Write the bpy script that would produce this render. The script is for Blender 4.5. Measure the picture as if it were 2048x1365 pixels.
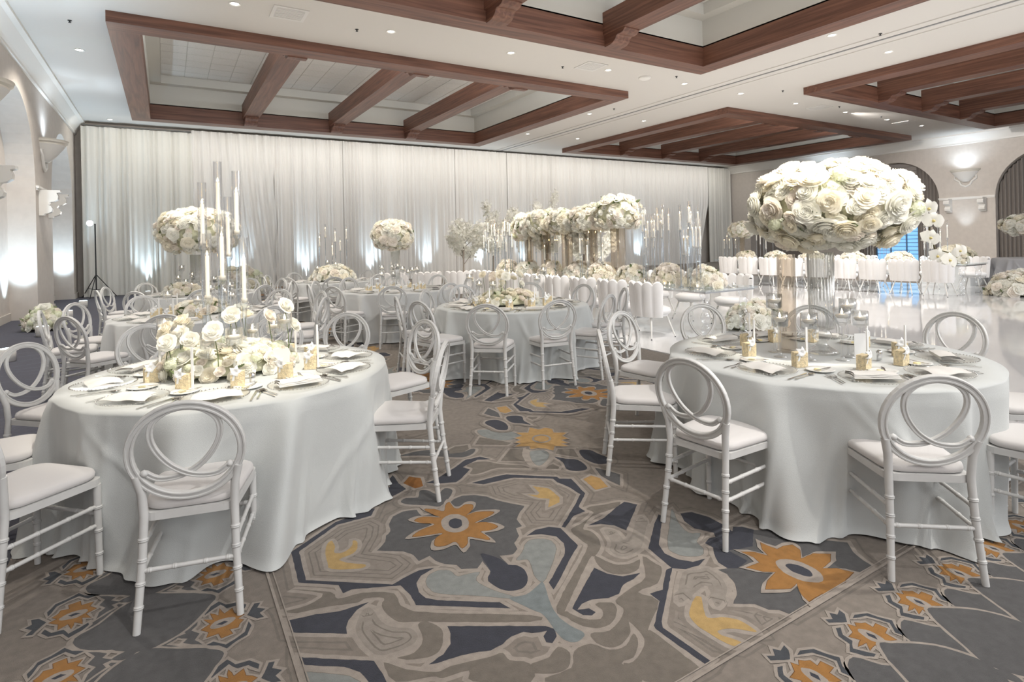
import bpy, math, random
from mathutils import Matrix, Vector, noise
from mathutils.geometry import tessellate_polygon, delaunay_2d_cdt
for o in list(bpy.data.objects): bpy.data.objects.remove(o, do_unlink=True)
C = bpy.context.scene.collection
scene = bpy.context.scene
PI = math.pi
rnd = random.Random(7)
# ------------------------------------------------------------------ camera, world, lights, exposure
CAMZ = 1.55; YAW = math.atan(691.2/1142.0); ROLL = 0.0217
fwd = Vector((math.sin(YAW), math.cos(YAW), 0)); rgt = Vector((math.cos(YAW), -math.sin(YAW), 0)); up = Vector((0, 0, 1))
cX = rgt*math.cos(ROLL)-up*math.sin(ROLL); cU = rgt*math.sin(ROLL)+up*math.cos(ROLL)
cam_data = bpy.data.cameras.new('camera'); cam = bpy.data.objects.new('camera', cam_data); C.objects.link(cam)
m = Matrix.Identity(4)
for i in range(3):
    m[i][0] = cX[i]; m[i][1] = cU[i]; m[i][2] = -fwd[i]
m[2][3] = CAMZ
cam.matrix_world = m
cam_data.sensor_width = 36; cam_data.lens = 36*1142/2048; cam_data.shift_y = -200.5/2048
cam_data.clip_start = 0.05; cam_data.clip_end = 200
scene.camera = cam
vs = scene.view_settings
vs.view_transform = 'Standard'; vs.look = 'None'; vs.gamma = 1; vs.use_curve_mapping = False; vs.exposure = 0.2
w = bpy.data.worlds.new('world'); scene.world = w; w.use_nodes = True
w.node_tree.nodes['Background'].inputs[0].default_value = (0.93, 0.95, 1.0, 1)
w.node_tree.nodes['Background'].inputs[1].default_value = 0.68

def lamp(name, kind, loc, energy, color=(1, 1, 1), target=None, **kw):
    d = bpy.data.lights.new(name, kind); d.energy = energy; d.color = color
    for k, v in kw.items(): setattr(d, k, v)
    o = bpy.data.objects.new(name, d); C.objects.link(o); o.location = loc
    if target is not None:
        o.rotation_euler = (Vector(target)-Vector(loc)).to_track_quat('-Z', 'Y').to_euler()
    return o
WARM = (1.0, 0.93, 0.84); COOL = (0.72, 0.86, 1.0)
# added area lamps without fixtures: ceiling bounce, and soft fill from behind the camera
lamp('bounce_light', 'AREA', (10, 11, 3.4), 350, (1, .95, .88), (10, 11.001, 10), shape='RECTANGLE', size=20, size_y=18)
lamp('rear_light', 'AREA', (3.5, -3.6, 4.6), 235, (1, .97, .94), (5, 9, 0.8), shape='RECTANGLE', size=10, size_y=2.5)
lamp('drape_fill', 'AREA', (13.5, 21.75, 5.70), 250, (1, .965, .90), (13.5, 23.3, 1.8), shape='RECTANGLE', size=31, size_y=.12)  # added strip lamp with no fixture, turned away from view, brightens the drapes
lamp('right_light', 'AREA', (14, -2.5, 4.8), 420, (.95, .97, 1), (12, 12, 1.2), shape='RECTANGLE', size=10, size_y=2.5)
# house downlights (real fixtures are modelled at the same spots)
DOWN = [(1.1, 11.0), (3.93, 11.0), (6.74, 11.0), (9.6, 11.0), (12.35, 11.0), (12.35, 15.15), (14.9, 15.2), (-1.5, 15.06), (12.25, 6.85), (14.6, 6.85), (14.75, 11.0), (17.5, 11.0), (20.4, 11.0), (23.25, 11.0), (25.9, 11.0), (12.4, 19.1), (14.9, 19.1), (-1.5, 22.7), (-1.5, 7.5), (-1.3, 11.0)]
for i in (0, 2, 4, 5, 7, 8, 12, 14, 15, 18):
    x, y = DOWN[i]
    lamp('downlight_beam', 'SPOT', (x, y, 5.74), 520, WARM, (x, y, 0), spot_size=2.3, spot_blend=1.0, shadow_soft_size=0.12)
# pin spots on the centrepieces, plus added fill spots
def pin(t, e, sz=0.30, src=None, col=(1, .92, .78)):
    s = src or (t[0]+0.6, t[1]+1.2, 5.7)
    lamp('pin_and_fill_spot', 'SPOT', s, e, col, t, spot_size=sz, spot_blend=0.8, shadow_soft_size=0.06)
pin((.38, 4.0, .9), 1250, .42, (1.1, 2.4, 5.7)); pin((3.7, 2.2, 1.85), 1900, .30, (3.4, 1.3, 5.7)); pin((3.68, 6.1, .9), 450, .40, (3.3, 4.0, 5.7)); pin((3.75, 2.1, 1.75), 800, .26, (1.6, -1.2, 4.6), (1, .95, .85)); pin((3.7, 2.1, .8), 520, .95, (4.6, .2, 5.6), (1, .95, .88)); pin((29.8, 10, 1.6), 1500, 1.25, (20.4, 11, 5.7), (1, .96, .92))  # last three are added fill for the rose ball, its table and right wall
pin((.5, 11.2, 1.9), 1000, .3, (.2, 9.0, 5.7)); pin((3.35, 9.4, 1.7), 800, .24, (3.0, 7.6, 5.7)); pin((3.1, 12.6, .95), 400, .25, (3, 11, 5.7))
pin((7.3, 9.3, 1.9), 1100, .75, (6.2, 5.6, 5.6), (1, .96, .88)); pin((7.3, 12.4, 1.4), 700, .5, (5.8, 9.8, 5.7), (1, .97, .92)); pin((16.9, 9, 1.0), 1500, 1.2, (15, 7.2, 5.6), (1, .97, .93)); pin((1.0, 2.6, .8), 330, 1.1, (1.6, -.6, 5.6), (1, .97, .94)); pin((7.0, 7.0, 1.0), 700, .8, (5.8, 4.0, 5.6), (1, .97, .93))  # the spot aimed beside the front left table is added fill
# uplights washing the drapes and the arcade
UPX = [-0.55, 2.2, 4.6, 7.2, 9.6, 12.2, 14.6, 18.0, 22.0, 26.0]
for x in UPX:
    lamp('drape_uplight', 'SPOT', (x, 22.90, 0.22), 170, (.62, .82, 1.0), (x+.02, 23.01, 5), spot_size=1.25, spot_blend=0.9, shadow_soft_size=0.05)
for y in (13.3, 16.35, 19.2, 22.3, 10.4, 7.4):
    lamp('arcade_uplight', 'SPOT', (-2.76, y, 0.22), 330, (.62, .82, 1.0), (-2.80, y+.02, 4.6), spot_size=1.35, spot_blend=0.9, shadow_soft_size=0.05)
for y in (11.1, 5.1, 17.0):
    lamp('sconce_light', 'SPOT', (29.6, y, 4.2), 70, COOL, (29.75, y, 6), spot_size=2.6, spot_blend=1, shadow_soft_size=.1)
    lamp('pier_uplight', 'SPOT', (29.5, y, 1.2), 60, COOL, (30, y, 3), spot_size=1.0, spot_blend=1, shadow_soft_size=.05)
for y in (17.85, 11.9):
    lamp('sconce_light', 'SPOT', (-2.3, y, 4.25), 60, COOL, (-2.0, y, 6), spot_size=2.6, spot_blend=1, shadow_soft_size=.1)
# cove lights inside the coffers
for cx_, cy_ in ((5.35, 16.9), (21.9, 16.9), (5.35, 5.1), (21.9, 5.1)):
    lamp('cove_light', 'AREA', (cx_, cy_-3.9, 6.35), 150, (.86, .93, 1), (cx_, cy_+3, 7.2), shape='RECTANGLE', size=9.5, size_y=.25)

# ------------------------------------------------------------------ materials
MATS = {}
def mat(name, col, rough=.5, metal=0, trans=0, emit=None, es=0, bump=0, bs=40, var=0, vs_=6, spec=.5, ior=1.45, sheen=0, sub=0, stretch=(1, 1, 1), coat=0):
    if name in MATS: return MATS[name]
    M = bpy.data.materials.new(name); M.use_nodes = True; nt = M.node_tree; N = nt.nodes; L = nt.links
    b = N['Principled BSDF']
    def S(k, v):
        if k in b.inputs: b.inputs[k].default_value = v
    S('Base Color', (*col, 1)); S('Roughness', rough); S('Metallic', metal); S('Transmission Weight', trans); S('Specular IOR Level', spec); S('IOR', ior)
    S('Sheen Weight', sheen); S('Coat Weight', coat); S('Subsurface Weight', sub)
    if sub: S('Subsurface Radius', (.02, .02, .015)); S('Subsurface Scale', .6)
    if emit: S('Emission Color', (*emit, 1)); S('Emission Strength', es)
    tc = N.new('ShaderNodeTexCoord'); mp = N.new('ShaderNodeMapping'); mp.inputs['Scale'].default_value = stretch; L.new(tc.outputs['Object'], mp.inputs[0])
    if var:
        n = N.new('ShaderNodeTexNoise'); n.inputs['Scale'].default_value = vs_; n.inputs['Detail'].default_value = 6; L.new(mp.outputs[0], n.inputs['Vector'])
        r = N.new('ShaderNodeValToRGB'); r.color_ramp.elements[0].position = .3; r.color_ramp.elements[1].position = .7
        r.color_ramp.elements[0].color = (*[c*(1-var) for c in col], 1); r.color_ramp.elements[1].color = (*[min(1, c*(1+var)) for c in col], 1)
        L.new(n.outputs[0], r.inputs[0]); L.new(r.outputs[0], b.inputs['Base Color'])
    if bump:
        n = N.new('ShaderNodeTexNoise'); n.inputs['Scale'].default_value = bs; n.inputs['Detail'].default_value = 5; L.new(mp.outputs[0], n.inputs['Vector'])
        bm = N.new('ShaderNodeBump'); bm.inputs['Strength'].default_value = bump; bm.inputs['Distance'].default_value = .01; L.new(n.outputs[0], bm.inputs['Height']); L.new(bm.outputs[0], b.inputs['Normal'])
    MATS[name] = M; return M
def thin_glass(name, tint=(.97, .99, 1), amt=.16, rough=.03):
    M = bpy.data.materials.new(name); M.use_nodes = True; nt = M.node_tree; N = nt.nodes; L = nt.links; N.remove(N['Principled BSDF'])
    out = N['Material Output']; t = N.new('ShaderNodeBsdfTransparent'); t.inputs[0].default_value = (*tint, 1)
    g = N.new('ShaderNodeBsdfGlossy'); g.inputs['Roughness'].default_value = rough; g.inputs[0].default_value = (1, 1, 1, 1)
    lw = N.new('ShaderNodeLayerWeight'); lw.inputs[0].default_value = .55
    ma = N.new('ShaderNodeMath'); ma.operation = 'MULTIPLY_ADD'; ma.inputs[1].default_value = .62; ma.inputs[2].default_value = amt*.5; ma.use_clamp = True
    L.new(lw.outputs['Facing'], ma.inputs[0]); pw = N.new('ShaderNodeMath'); pw.operation = 'POWER'; pw.inputs[1].default_value = 1.8; L.new(ma.outputs[0], pw.inputs[0])
    mx = N.new('ShaderNodeMixShader'); L.new(pw.outputs[0], mx.inputs[0]); L.new(t.outputs[0], mx.inputs[1]); L.new(g.outputs[0], mx.inputs[2]); L.new(mx.outputs[0], out.inputs[0])
    MATS[name] = M; return M
def wood(name, axis, c1=(.105, .044, .028), c2=(.215, .098, .062)):
    M = bpy.data.materials.new(name); M.use_nodes = True; nt = M.node_tree; N = nt.nodes; L = nt.links; b = N['Principled BSDF']
    tc = N.new('ShaderNodeTexCoord'); mp = N.new('ShaderNodeMapping'); sc = [9, 9, 14]; sc[axis] = .5; mp.inputs['Scale'].default_value = sc
    L.new(tc.outputs['Object'], mp.inputs[0]); n = N.new('ShaderNodeTexNoise'); n.inputs['Scale'].default_value = 1.3; n.inputs['Detail'].default_value = 8; n.inputs['Distortion'].default_value = .6; L.new(mp.outputs[0], n.inputs['Vector'])
    r = N.new('ShaderNodeValToRGB'); r.color_ramp.elements[0].position = .35; r.color_ramp.elements[1].position = .68; r.color_ramp.elements[0].color = (*c1, 1); r.color_ramp.elements[1].color = (*c2, 1)
    L.new(n.outputs[0], r.inputs[0]); L.new(r.outputs[0], b.inputs['Base Color']); b.inputs['Roughness'].default_value = .45
    MATS[name] = M; return M

WALL = mat('wall_paint', (.60, .55, .50), .8, bump=.05, bs=120, var=.04)
CEIL = mat('ceiling_paint', (.66, .63, .59), .85, bump=.04, bs=150)
TILE = mat('ceiling_tile', (.66, .635, .59), .9, bump=.25, bs=90, var=.05, vs_=30)
COVE = mat('cove_paint', (.58, .56, .51), .85)
TRIMW = mat('white_plaster', (.80, .78, .74), .55)
WOODX = wood('stained_wood_x', 0); WOODY = wood('stained_wood_y', 1)
CHAIR = mat('chair_paint', (.60, .60, .59), .42, var=.05, vs_=12)
CUSH = mat('cushion_fabric', (.65, .63, .62), .85, bump=.25, bs=500, sheen=.3)
CLOTH = mat('table_linen', (.535, .555, .55), .62, bump=.22, bs=320, sheen=.25, var=.03, vs_=3)
CLOTH2 = mat('table_linen_ivory', (.56, .57, .565), .62, bump=.22, bs=320, sheen=.25)
NAP = mat('napkin_linen', (.66, .645, .62), .7, bump=.2, bs=400)
DRAPE = mat('drape_voile', (.80, .775, .735), .8, sheen=.2)
DRAPE2 = mat('drape_voile_warm', (.76, .745, .69), .8, sheen=.2)
STEEL = mat('polished_steel', (.62, .60, .57), .16, 1)
BLACK = mat('black_metal', (.02, .02, .02), .4)
GLASS = thin_glass('clear_glass', (.985, .99, 1), .10); GLASS2 = thin_glass('cut_glass', (.95, .955, .96), .34, .05); RODG = thin_glass('rod_glass', (.84, .87, .90), .5, .05); VASEG = thin_glass('vase_glass', (.945, .95, .95), .34, .06); ACRY = thin_glass('clear_acrylic', (.90, .94, .96), .30, .04)
PLATEG = thin_glass('charger_glass', (.975, .975, .965), .04, .2)
def petal(name, col):
    M = mat(name, col, .6); nt = M.node_tree; N = nt.nodes; L = nt.links; b = N['Principled BSDF']; tl_ = N.new('ShaderNodeBsdfTranslucent'); tl_.inputs[0].default_value = (*col, 1)
    mx = N.new('ShaderNodeMixShader'); mx.inputs[0].default_value = .38; L.new(b.outputs[0], mx.inputs[1]); L.new(tl_.outputs[0], mx.inputs[2]); L.new(mx.outputs[0], N['Material Output'].inputs[0]); return M
ROSE_A = petal('rose_white', (.95, .94, .88)); ROSE_B = petal('rose_cream', (.95, .91, .80)); ROSE_C = petal('rose_blush', (.94, .89, .82))
HYD = petal('hydrangea_green_white', (.88, .90, .74))
GREEN = mat('leaf_green', (.13, .17, .07), .55); MOSS = mat('floral_core', (.62, .62, .46), .9, var=.3, vs_=20)
WAX = mat('candle_wax', (.82, .78, .68), .5)
FLAME = mat('candle_flame', (1, .7, .3), .5, emit=(1, .62, .25), es=22)
FLAMEW = mat('tealight_flame', (1, .8, .5), .5, emit=(1, .75, .5), es=18)
LEDW = mat('downlight_lens', (1, 1, 1), .3, emit=(1, .97, .9), es=9)
LAMPW = mat('floodlight_lens', (1, 1, 1), .3, emit=(1, .98, .95), es=160)
BLUEL = mat('uplight_lens', (1, 1, 1), .3, emit=(.6, .85, 1), es=14)
GOLD = mat('gold_glitter', (.76, .64, .42), .6, .1, bump=.8, bs=180, var=.25, vs_=60)
CARD = mat('white_card', (.82, .82, .81), .6); BUTTER = mat('butter', (.86, .77, .45), .5)
CHROME = mat('chrome', (.75, .75, .75), .12, 1)
VELVET = mat('white_velvet', (.80, .78, .765), .85, sheen=.4, bump=.08, bs=200)
VINYL = mat('white_vinyl_floor', (.70, .70, .71), .07, var=.03, vs_=1.5, coat=.3)
GREYD = mat('grey_drape', (.23, .205, .185), .85); WINB = mat('window_evening_light', (.2, .5, .9), .3, emit=(.25, .55, .9), es=.7); SHADE = mat('roman_shade', (.36, .33, .31), .8)
BEIGE = thin_glass('smoky_glass', (.975, .945, .905), .10, .2)
GRILLE = mat('grille_white', (.70, .68, .65), .6)
PEPPER = mat('pepper', (.25, .2, .15), .8); BRANCH = mat('branch_bark', (.30, .26, .22), .8)

# ------------------------------------------------------------------ mesh helpers
class MB:
    def __init__(s): s.v = []; s.f = []; s.mi = []; s.sm = []
    def add(s, v, f, m=0, smooth=True):
        o = len(s.v); s.v += [tuple(p) for p in v]
        for q in f: s.f.append(tuple(i+o for i in q)); s.mi.append(m); s.sm.append(smooth)
    def box(s, a, b, m=0):
        x0, y0, z0 = a; x1, y1, z1 = b
        s.add([(x0, y0, z0), (x1, y0, z0), (x1, y1, z0), (x0, y1, z0), (x0, y0, z1), (x1, y0, z1), (x1, y1, z1), (x0, y1, z1)],
              [(0, 3, 2, 1), (4, 5, 6, 7), (0, 1, 5, 4), (1, 2, 6, 5), (2, 3, 7, 6), (3, 0, 4, 7)], m, False)
    def lathe(s, prof, n=16, c=(0, 0, 0), m=0, smooth=True, flute=0, fn=24, cap=False, sx=1, sy=1):
        v = []; f = []
        for (r, z) in prof:
            for i in range(n):
                a = 2*PI*i/n; rr = r*(1+flute*math.cos(fn*a)); v.append((c[0]+rr*math.cos(a)*sx, c[1]+rr*math.sin(a)*sy, c[2]+z))
        for j in range(len(prof)-1):
            for i in range(n):
                k = (i+1) % n; f.append((j*n+i, j*n+k, (j+1)*n+k, (j+1)*n+i))
        s.add(v, f, m, smooth)
    def tube(s, pts, r, n=8, m=0, closed=False, prof=None, normal=None, smooth=True):
        pts = [Vector(p) for p in pts]; N = len(pts); v = []; f = []
        rr = r if isinstance(r, (list, tuple)) else [r]*N
        ref = Vector(normal) if normal else None
        for i, p in enumerate(pts):
            if closed: t = pts[(i+1) % N]-pts[i-1]
            else: t = pts[min(i+1, N-1)]-pts[max(i-1, 0)]
            t.normalize(); a = ref if ref else (Vector((0, 0, 1)) if abs(t.z) < .9 else Vector((1, 0, 0)))
            u = t.cross(a); u.normalize(); w_ = u.cross(t)
            if prof:
                for (px, py) in prof: v.append(p+u*px*(rr[i])+w_*py*(rr[i]))
            else:
                for k in range(n):
                    an = 2*PI*k/n; v.append(p+u*math.cos(an)*rr[i]+w_*math.sin(an)*rr[i])
        n = len(prof) if prof else n
        for i in range(N if closed else N-1):
            j = (i+1) % N
            for k in range(n):
                l = (k+1) % n; f.append((i*n+k, i*n+l, j*n+l, j*n+k))
        s.add(v, f, m, smooth)
        if not closed: s.add(v[:n], [tuple(range(n))[::-1]], m, False); s.add(v[-n:], [tuple(range(n))], m, False)
    def grid(s, fn, nu, nv, m=0, smooth=True, wrapu=False):
        v = [fn(i/nu, j/nv) for j in range(nv+1) for i in range(nu if wrapu else nu+1)]; W_ = nu if wrapu else nu+1; f = []
        for j in range(nv):
            for i in range(nu):
                k = (i+1) % W_; f.append((j*W_+i, j*W_+k, (j+1)*W_+k, (j+1)*W_+i))
        s.add(v, f, m, smooth)
    def prism(s, pts, z0, z1, m=0, tf=None, smooth=False):
        n = len(pts); tris = tessellate_polygon([[Vector((x, y, 0)) for x, y in pts]])
        v = [(x, y, z0) for x, y in pts]+[(x, y, z1) for x, y in pts]
        if tf: v = [tf(*p) for p in v]
        f = [tuple(t) for t in tris]+[tuple(i+n for i in t[::-1]) for t in tris]+[(i, (i+1) % n, (i+1) % n+n, i+n) for i in range(n)]
        s.add(v, f, m, smooth)
    def mesh(s, name, mats):
        me = bpy.data.meshes.new(name); me.from_pydata(s.v, [], s.f)
        for x in (mats if isinstance(mats, (list, tuple)) else [mats]): me.materials.append(x)
        me.polygons.foreach_set('material_index', s.mi); me.polygons.foreach_set('use_smooth', s.sm); me.update(); return me
def obj(name, data, parent=None, loc=None, rot=None, scale=None, label=None, kind=None):
    o = bpy.data.objects.new(name, data); C.objects.link(o)
    if parent: o.parent = parent
    if loc is not None: o.location = loc
    if rot is not None: o.rotation_euler = rot
    if scale is not None: o.scale = scale if hasattr(scale, '__len__') else (scale,)*3
    if label: o['label'] = label
    if kind: o['kind'] = kind
    return o
def tag(o, label, cat, group=None):
    o['label'] = label; o['category'] = cat
    if group: o['group'] = group
    return o
def thing(name, loc, label, cat, group=None, rz=0):
    o = obj(name, None, loc=loc, rot=(0, 0, rz)); o.empty_display_size = .1; return tag(o, label, cat, group)
def struct(name, mb, mats, parent=None):
    o = obj(name, mb.mesh(name, mats), parent)
    if not parent: o['kind'] = 'structure'
    return o
# a template is a list of (part name, mesh, location, rotation, [sub-parts])
def spawn(name, tpl, loc, label, cat, group=None, rz=0, scale=None):
    r_ = thing(name, loc, label, cat, group, rz)
    if scale: r_.scale = (scale,)*3
    for (pn, me, l, rt, sub) in tpl:
        p = obj(pn, me, r_, l, rt)
        for (sn, sm_, sl, sr) in sub: obj(sn, sm_, p, sl, sr)
    return r_
def one(name, me, loc, label, cat, group=None, rz=0, scale=None, rot=None):
    return tag(obj(name, me, None, loc, rot or (0, 0, rz), scale), label, cat, group)
def smooth_poly(pts, k=4):
    n = len(pts); out = []
    for i in range(n):
        p0, p1, p2, p3 = (Vector(pts[(i+d) % n]) for d in (-1, 0, 1, 2))
        for j in range(k):
            t = j/k; out.append(tuple(.5*((2*p1)+(p2-p0)*t+(2*p0-5*p1+4*p2-p3)*t*t+(3*p1-p0-3*p2+p3)*t**3)))
    return out
ORD = ['', 'first', 'second', 'third', 'fourth', 'fifth', 'sixth', 'seventh', 'eighth', 'ninth', 'tenth', 'eleventh', 'twelfth', 'thirteenth', 'fourteenth', 'fifteenth', 'sixteenth', 'seventeenth', 'eighteenth', 'nineteenth', 'twentieth']
TENS = {20: 'twenty', 30: 'thirty', 40: 'forty'}
for k in range(21, 50): ORD.append(TENS[k//10*10]+'-'+ORD[k % 10] if k % 10 else {30: 'thirtieth', 40: 'fortieth'}[k])
def lat(x, y): return (x*rgt.x+y*rgt.y)/(x*fwd.x+y*fwd.y)
def left_rank(pts):
    o = sorted(range(len(pts)), key=lambda i: lat(*pts[i][:2])); return {i: ORD[o.index(i)+1]+' from left' for i in range(len(pts))}
# ------------------------------------------------------------------ room shell
XL, XR, YB, YF, ZC = -2.53, 30.0, 23.62, -4.0, 5.8
COF = [(-.85, 11.5, 12.33, 21.5), (15.85, 28.1, 12.33, 21.5), (-.85, 11.5, .55, 9.72), (15.85, 28.1, .55, 9.72)]
# ceiling with four openings
mb = MB(); xs = [XL, -.85, 11.5, 15.85, 28.1, XR]; ys = [YF, .55, 9.72, 12.33, 21.5, YB]
for i in range(5):
    for j in range(5):
        if i in (1, 3) and j in (1, 3): continue
        mb.add([(xs[i], ys[j], ZC), (xs[i+1], ys[j], ZC), (xs[i+1], ys[j+1], ZC), (xs[i], ys[j+1], ZC)], [(0, 1, 2, 3)])
struct('ceiling', mb, CEIL)
mb = MB(); mb.box((13.50, YF, ZC-.012), (13.56, YB, ZC-.001), 0); tr = struct('trim_1', mb, mat('track_grey', (.25, .25, .25), .5))
mb = MB(); mb.box((13.2, YF, ZC-.02), (13.23, YB, ZC-.001)); mb.box((13.83, YF, ZC-.02), (13.86, YB, ZC-.001)); struct('trim_2', mb, CEIL)
# coffers: wooden frame, cross beams with corbels, recess walls, ledge and lay-in tiles
def corbel_mesh(name, s):
    p = [(0, 0), (.62, 0), (.62, -.10), (.56, -.155), (.47, -.17), (.40, -.165), (.36, -.19), (.33, -.24), (.26, -.29), (.16, -.315), (0, -.32)]
    mb = MB(); mb.prism([(a*s, b) for a, b in p][::(1 if s > 0 else -1)], -.2, .2, 0, tf=lambda x, y, z: (z, x, y)); return mb.mesh(name, WOODY)
CORB = {1: corbel_mesh('corbel_near', 1), -1: corbel_mesh('corbel_far', -1)}
tile_me = None
mb = MB(); mb.box((-.29, -.29, -.012), (.29, .29, .0)); tile_me = mb.mesh('ceiling_tile', TILE)
cof_lab = ['wooden ceiling coffer at left with three cross beams and pale tiles', 'wooden ceiling coffer at right rear above the far long table', 'wooden ceiling coffer at the top edge, nearest overhead', 'wooden ceiling coffer at upper right edge, beams side by side']
for ci, (x0, x1, y0, y1) in enumerate(COF):
    t = thing('ceiling_coffer', ((x0+x1)/2, (y0+y1)/2, 5.6), cof_lab[ci], 'coffer', 'wooden ceiling coffers'); o_ = Vector(t.location)
    def rel(a): return (a[0]-o_.x, a[1]-o_.y, a[2]-o_.z)
    fw_ = .5
    for nm, a, b, mt in (('frame_board', (x0, y0, 5.6), (x1, y0+fw_, 6.08), WOODX), ('frame_board', (x0, y1-fw_, 5.6), (x1, y1, 6.08), WOODX), ('frame_board', (x0, y0+fw_, 5.6), (x0+fw_, y1-fw_, 6.08), WOODY), ('frame_board', (x1-fw_, y0+fw_, 5.6), (x1, y1-fw_, 6.08), WOODY)):
        mb = MB(); mb.box(rel(a), rel(b)); obj(nm, mb.mesh(nm, mt), t)
    ix0, ix1, iy0, iy1 = x0+fw_, x1-fw_, y0+fw_, y1-fw_
    for k in range(3):
        bx = ix0+(ix1-ix0)*(k+1)/4; mb = MB(); mb.box(rel((bx-.24, iy0, 5.82)), rel((bx+.24, iy1, 6.3))); b_ = obj('cross_beam', mb.mesh('cross_beam', WOODY), t)
        obj('corbel', CORB[1], b_, rel((bx, iy0, 5.9))); obj('corbel', CORB[-1], b_, rel((bx, iy1, 5.9)))
    # recess
    mb = MB(); zt, zl, g = 6.95, 6.68, .3
    def ring_(a, za, b, zb):
        (ax0, ax1, ay0, ay1), (bx0, bx1, by0, by1) = a, b
        v = [rel(p) for p in ((ax0, ay0, za), (ax1, ay0, za), (ax1, ay1, za), (ax0, ay1, za), (bx0, by0, zb), (bx1, by0, zb), (bx1, by1, zb), (bx0, by1, zb))]
        mb.add(v, [(0, 1, 5, 4), (1, 2, 6, 5), (2, 3, 7, 6), (3, 0, 4, 7)], 0, False)
    A_ = (ix0, ix1, iy0, iy1); B_ = (ix0+g, ix1-g, iy0+g, iy1-g); ring_(A_, 6.05, A_, zl); ring_(A_, zl, B_, zl); ring_(B_, zl, B_, zt)
    mb.add([rel(p) for p in ((B_[0], B_[2], zt), (B_[1], B_[2], zt), (B_[1], B_[3], zt), (B_[0], B_[3], zt))], [(0, 1, 2, 3)], 0, False)
    obj('recess', mb.mesh('recess', COVE), t)
    nx = int((B_[1]-B_[0])/.62); ny = int((B_[3]-B_[2])/.62)
    px = (B_[1]-B_[0])/nx; py = (B_[3]-B_[2])/ny
    if ci == 0:
        for a in range(nx):
            for b in range(ny): obj('ceiling_tile', tile_me, t, rel((B_[0]+px*(a+.5), B_[2]+py*(b+.5), zt)), scale=(px/.6, py/.6, 1))
    else:
        mb = MB()
        for a in range(nx):
            for b in range(ny):
                c_ = rel((B_[0]+px*(a+.5), B_[2]+py*(b+.5), zt)); mb.box((c_[0]-px*.48, c_[1]-py*.48, c_[2]-.012), (c_[0]+px*.48, c_[1]+py*.48, c_[2]))
        obj('ceiling_tile', mb.mesh('ceiling_tiles', TILE), t, kind='stuff')
# back wall and drapes
mb = MB(); mb.add([(XL, YB, 0), (XR, YB, 0), (XR, YB, ZC), (XL, YB, ZC)], [(0, 1, 2, 3)]); struct('wall_back', mb, WALL)
mb = MB(); mb.box((-2.35, 23.3, 5.66), (27.4, 23.34, 5.70)); pipe = one('drape_rail', mb.mesh('drape_rail', mat('rail_grey', (.2, .2, .19), .5)), (0, 0, 0), 'long grey horizontal rail carrying the white drapes on the back wall', 'rail')
pan = [(-2.33, .86, 0, 5.62), (.82, 3.6, 1, 5.72), (3.55, 6.2, 0, 5.72), (6.15, 8.7, 0, 5.72), (8.65, 11.2, 0, 5.72), (11.15, 13.9, 0, 5.72), (13.85, 16.4, 0, 5.72), (16.35, 19.2, 0, 5.72), (19.15, 22.0, 0, 5.72), (21.95, 24.6, 0, 5.72), (24.55, 26.6, 0, 5.72), (26.55, 27.9, 2, 5.72), (27.95, 29.9, 0, 5.70)]
plab = ['leftmost white drape beside the arcade wall', 'white drape with diagonal fanned folds, second from left'] + ['white gathered drape, %s from left on back wall' % ORD[k] for k in range(3, 12)] + ['narrow white drape pulled aside near the back right corner', 'rightmost pale grey drape in the back right corner']
for k, (a, b, mode, zt) in enumerate(pan):
    R_ = random.Random(50+k); ph = [R_.uniform(0, 6.28) for _ in range(8)]; fr = [R_.uniform(.8, 1.25) for _ in range(8)]
    n = int((b-a)*30)
    def fn(u, v):
        z = .01+(zt-.01)*v; s = u*(b-a)
        sh = (1-v)**1.5
        x = a+s
        ss = s
        if mode == 1: ss = s - sh*(s/(b-a))*.5; x = a+s+sh*.25*math.sin(PI*u)
        f_ = .032*math.sin(2*PI*ss/.17*fr[0]+ph[0]+.8*math.sin(ss*3+ph[1]))+.022*math.sin(2*PI*ss/.105*fr[1]+ph[2])+.03*math.sin(2*PI*ss/.45*fr[2]+ph[3]+sh)
        f_ *= .75+.5*sh*(1+math.sin(ss*2.2+ph[4]))
        if mode == 1: f_ += .03*math.sin(2*PI*(ss*1.1+sh*1.4)/.33+ph[5])
        if mode == 2: x = a+(b-a)*(u*(1-.75*max(0, (v < .62)*(.62-v)/.62)))
        return (x, 23.2+f_*1.35+(.004 if k % 2 else 0), z)
    mb = MB(); mb.grid(fn, n, 10)
    one('drape', mb.mesh('drape', DRAPE2 if k in (0, 12) else DRAPE), (0, 0, 0), plab[k], 'drape', 'white drapes along the back wall')
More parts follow.
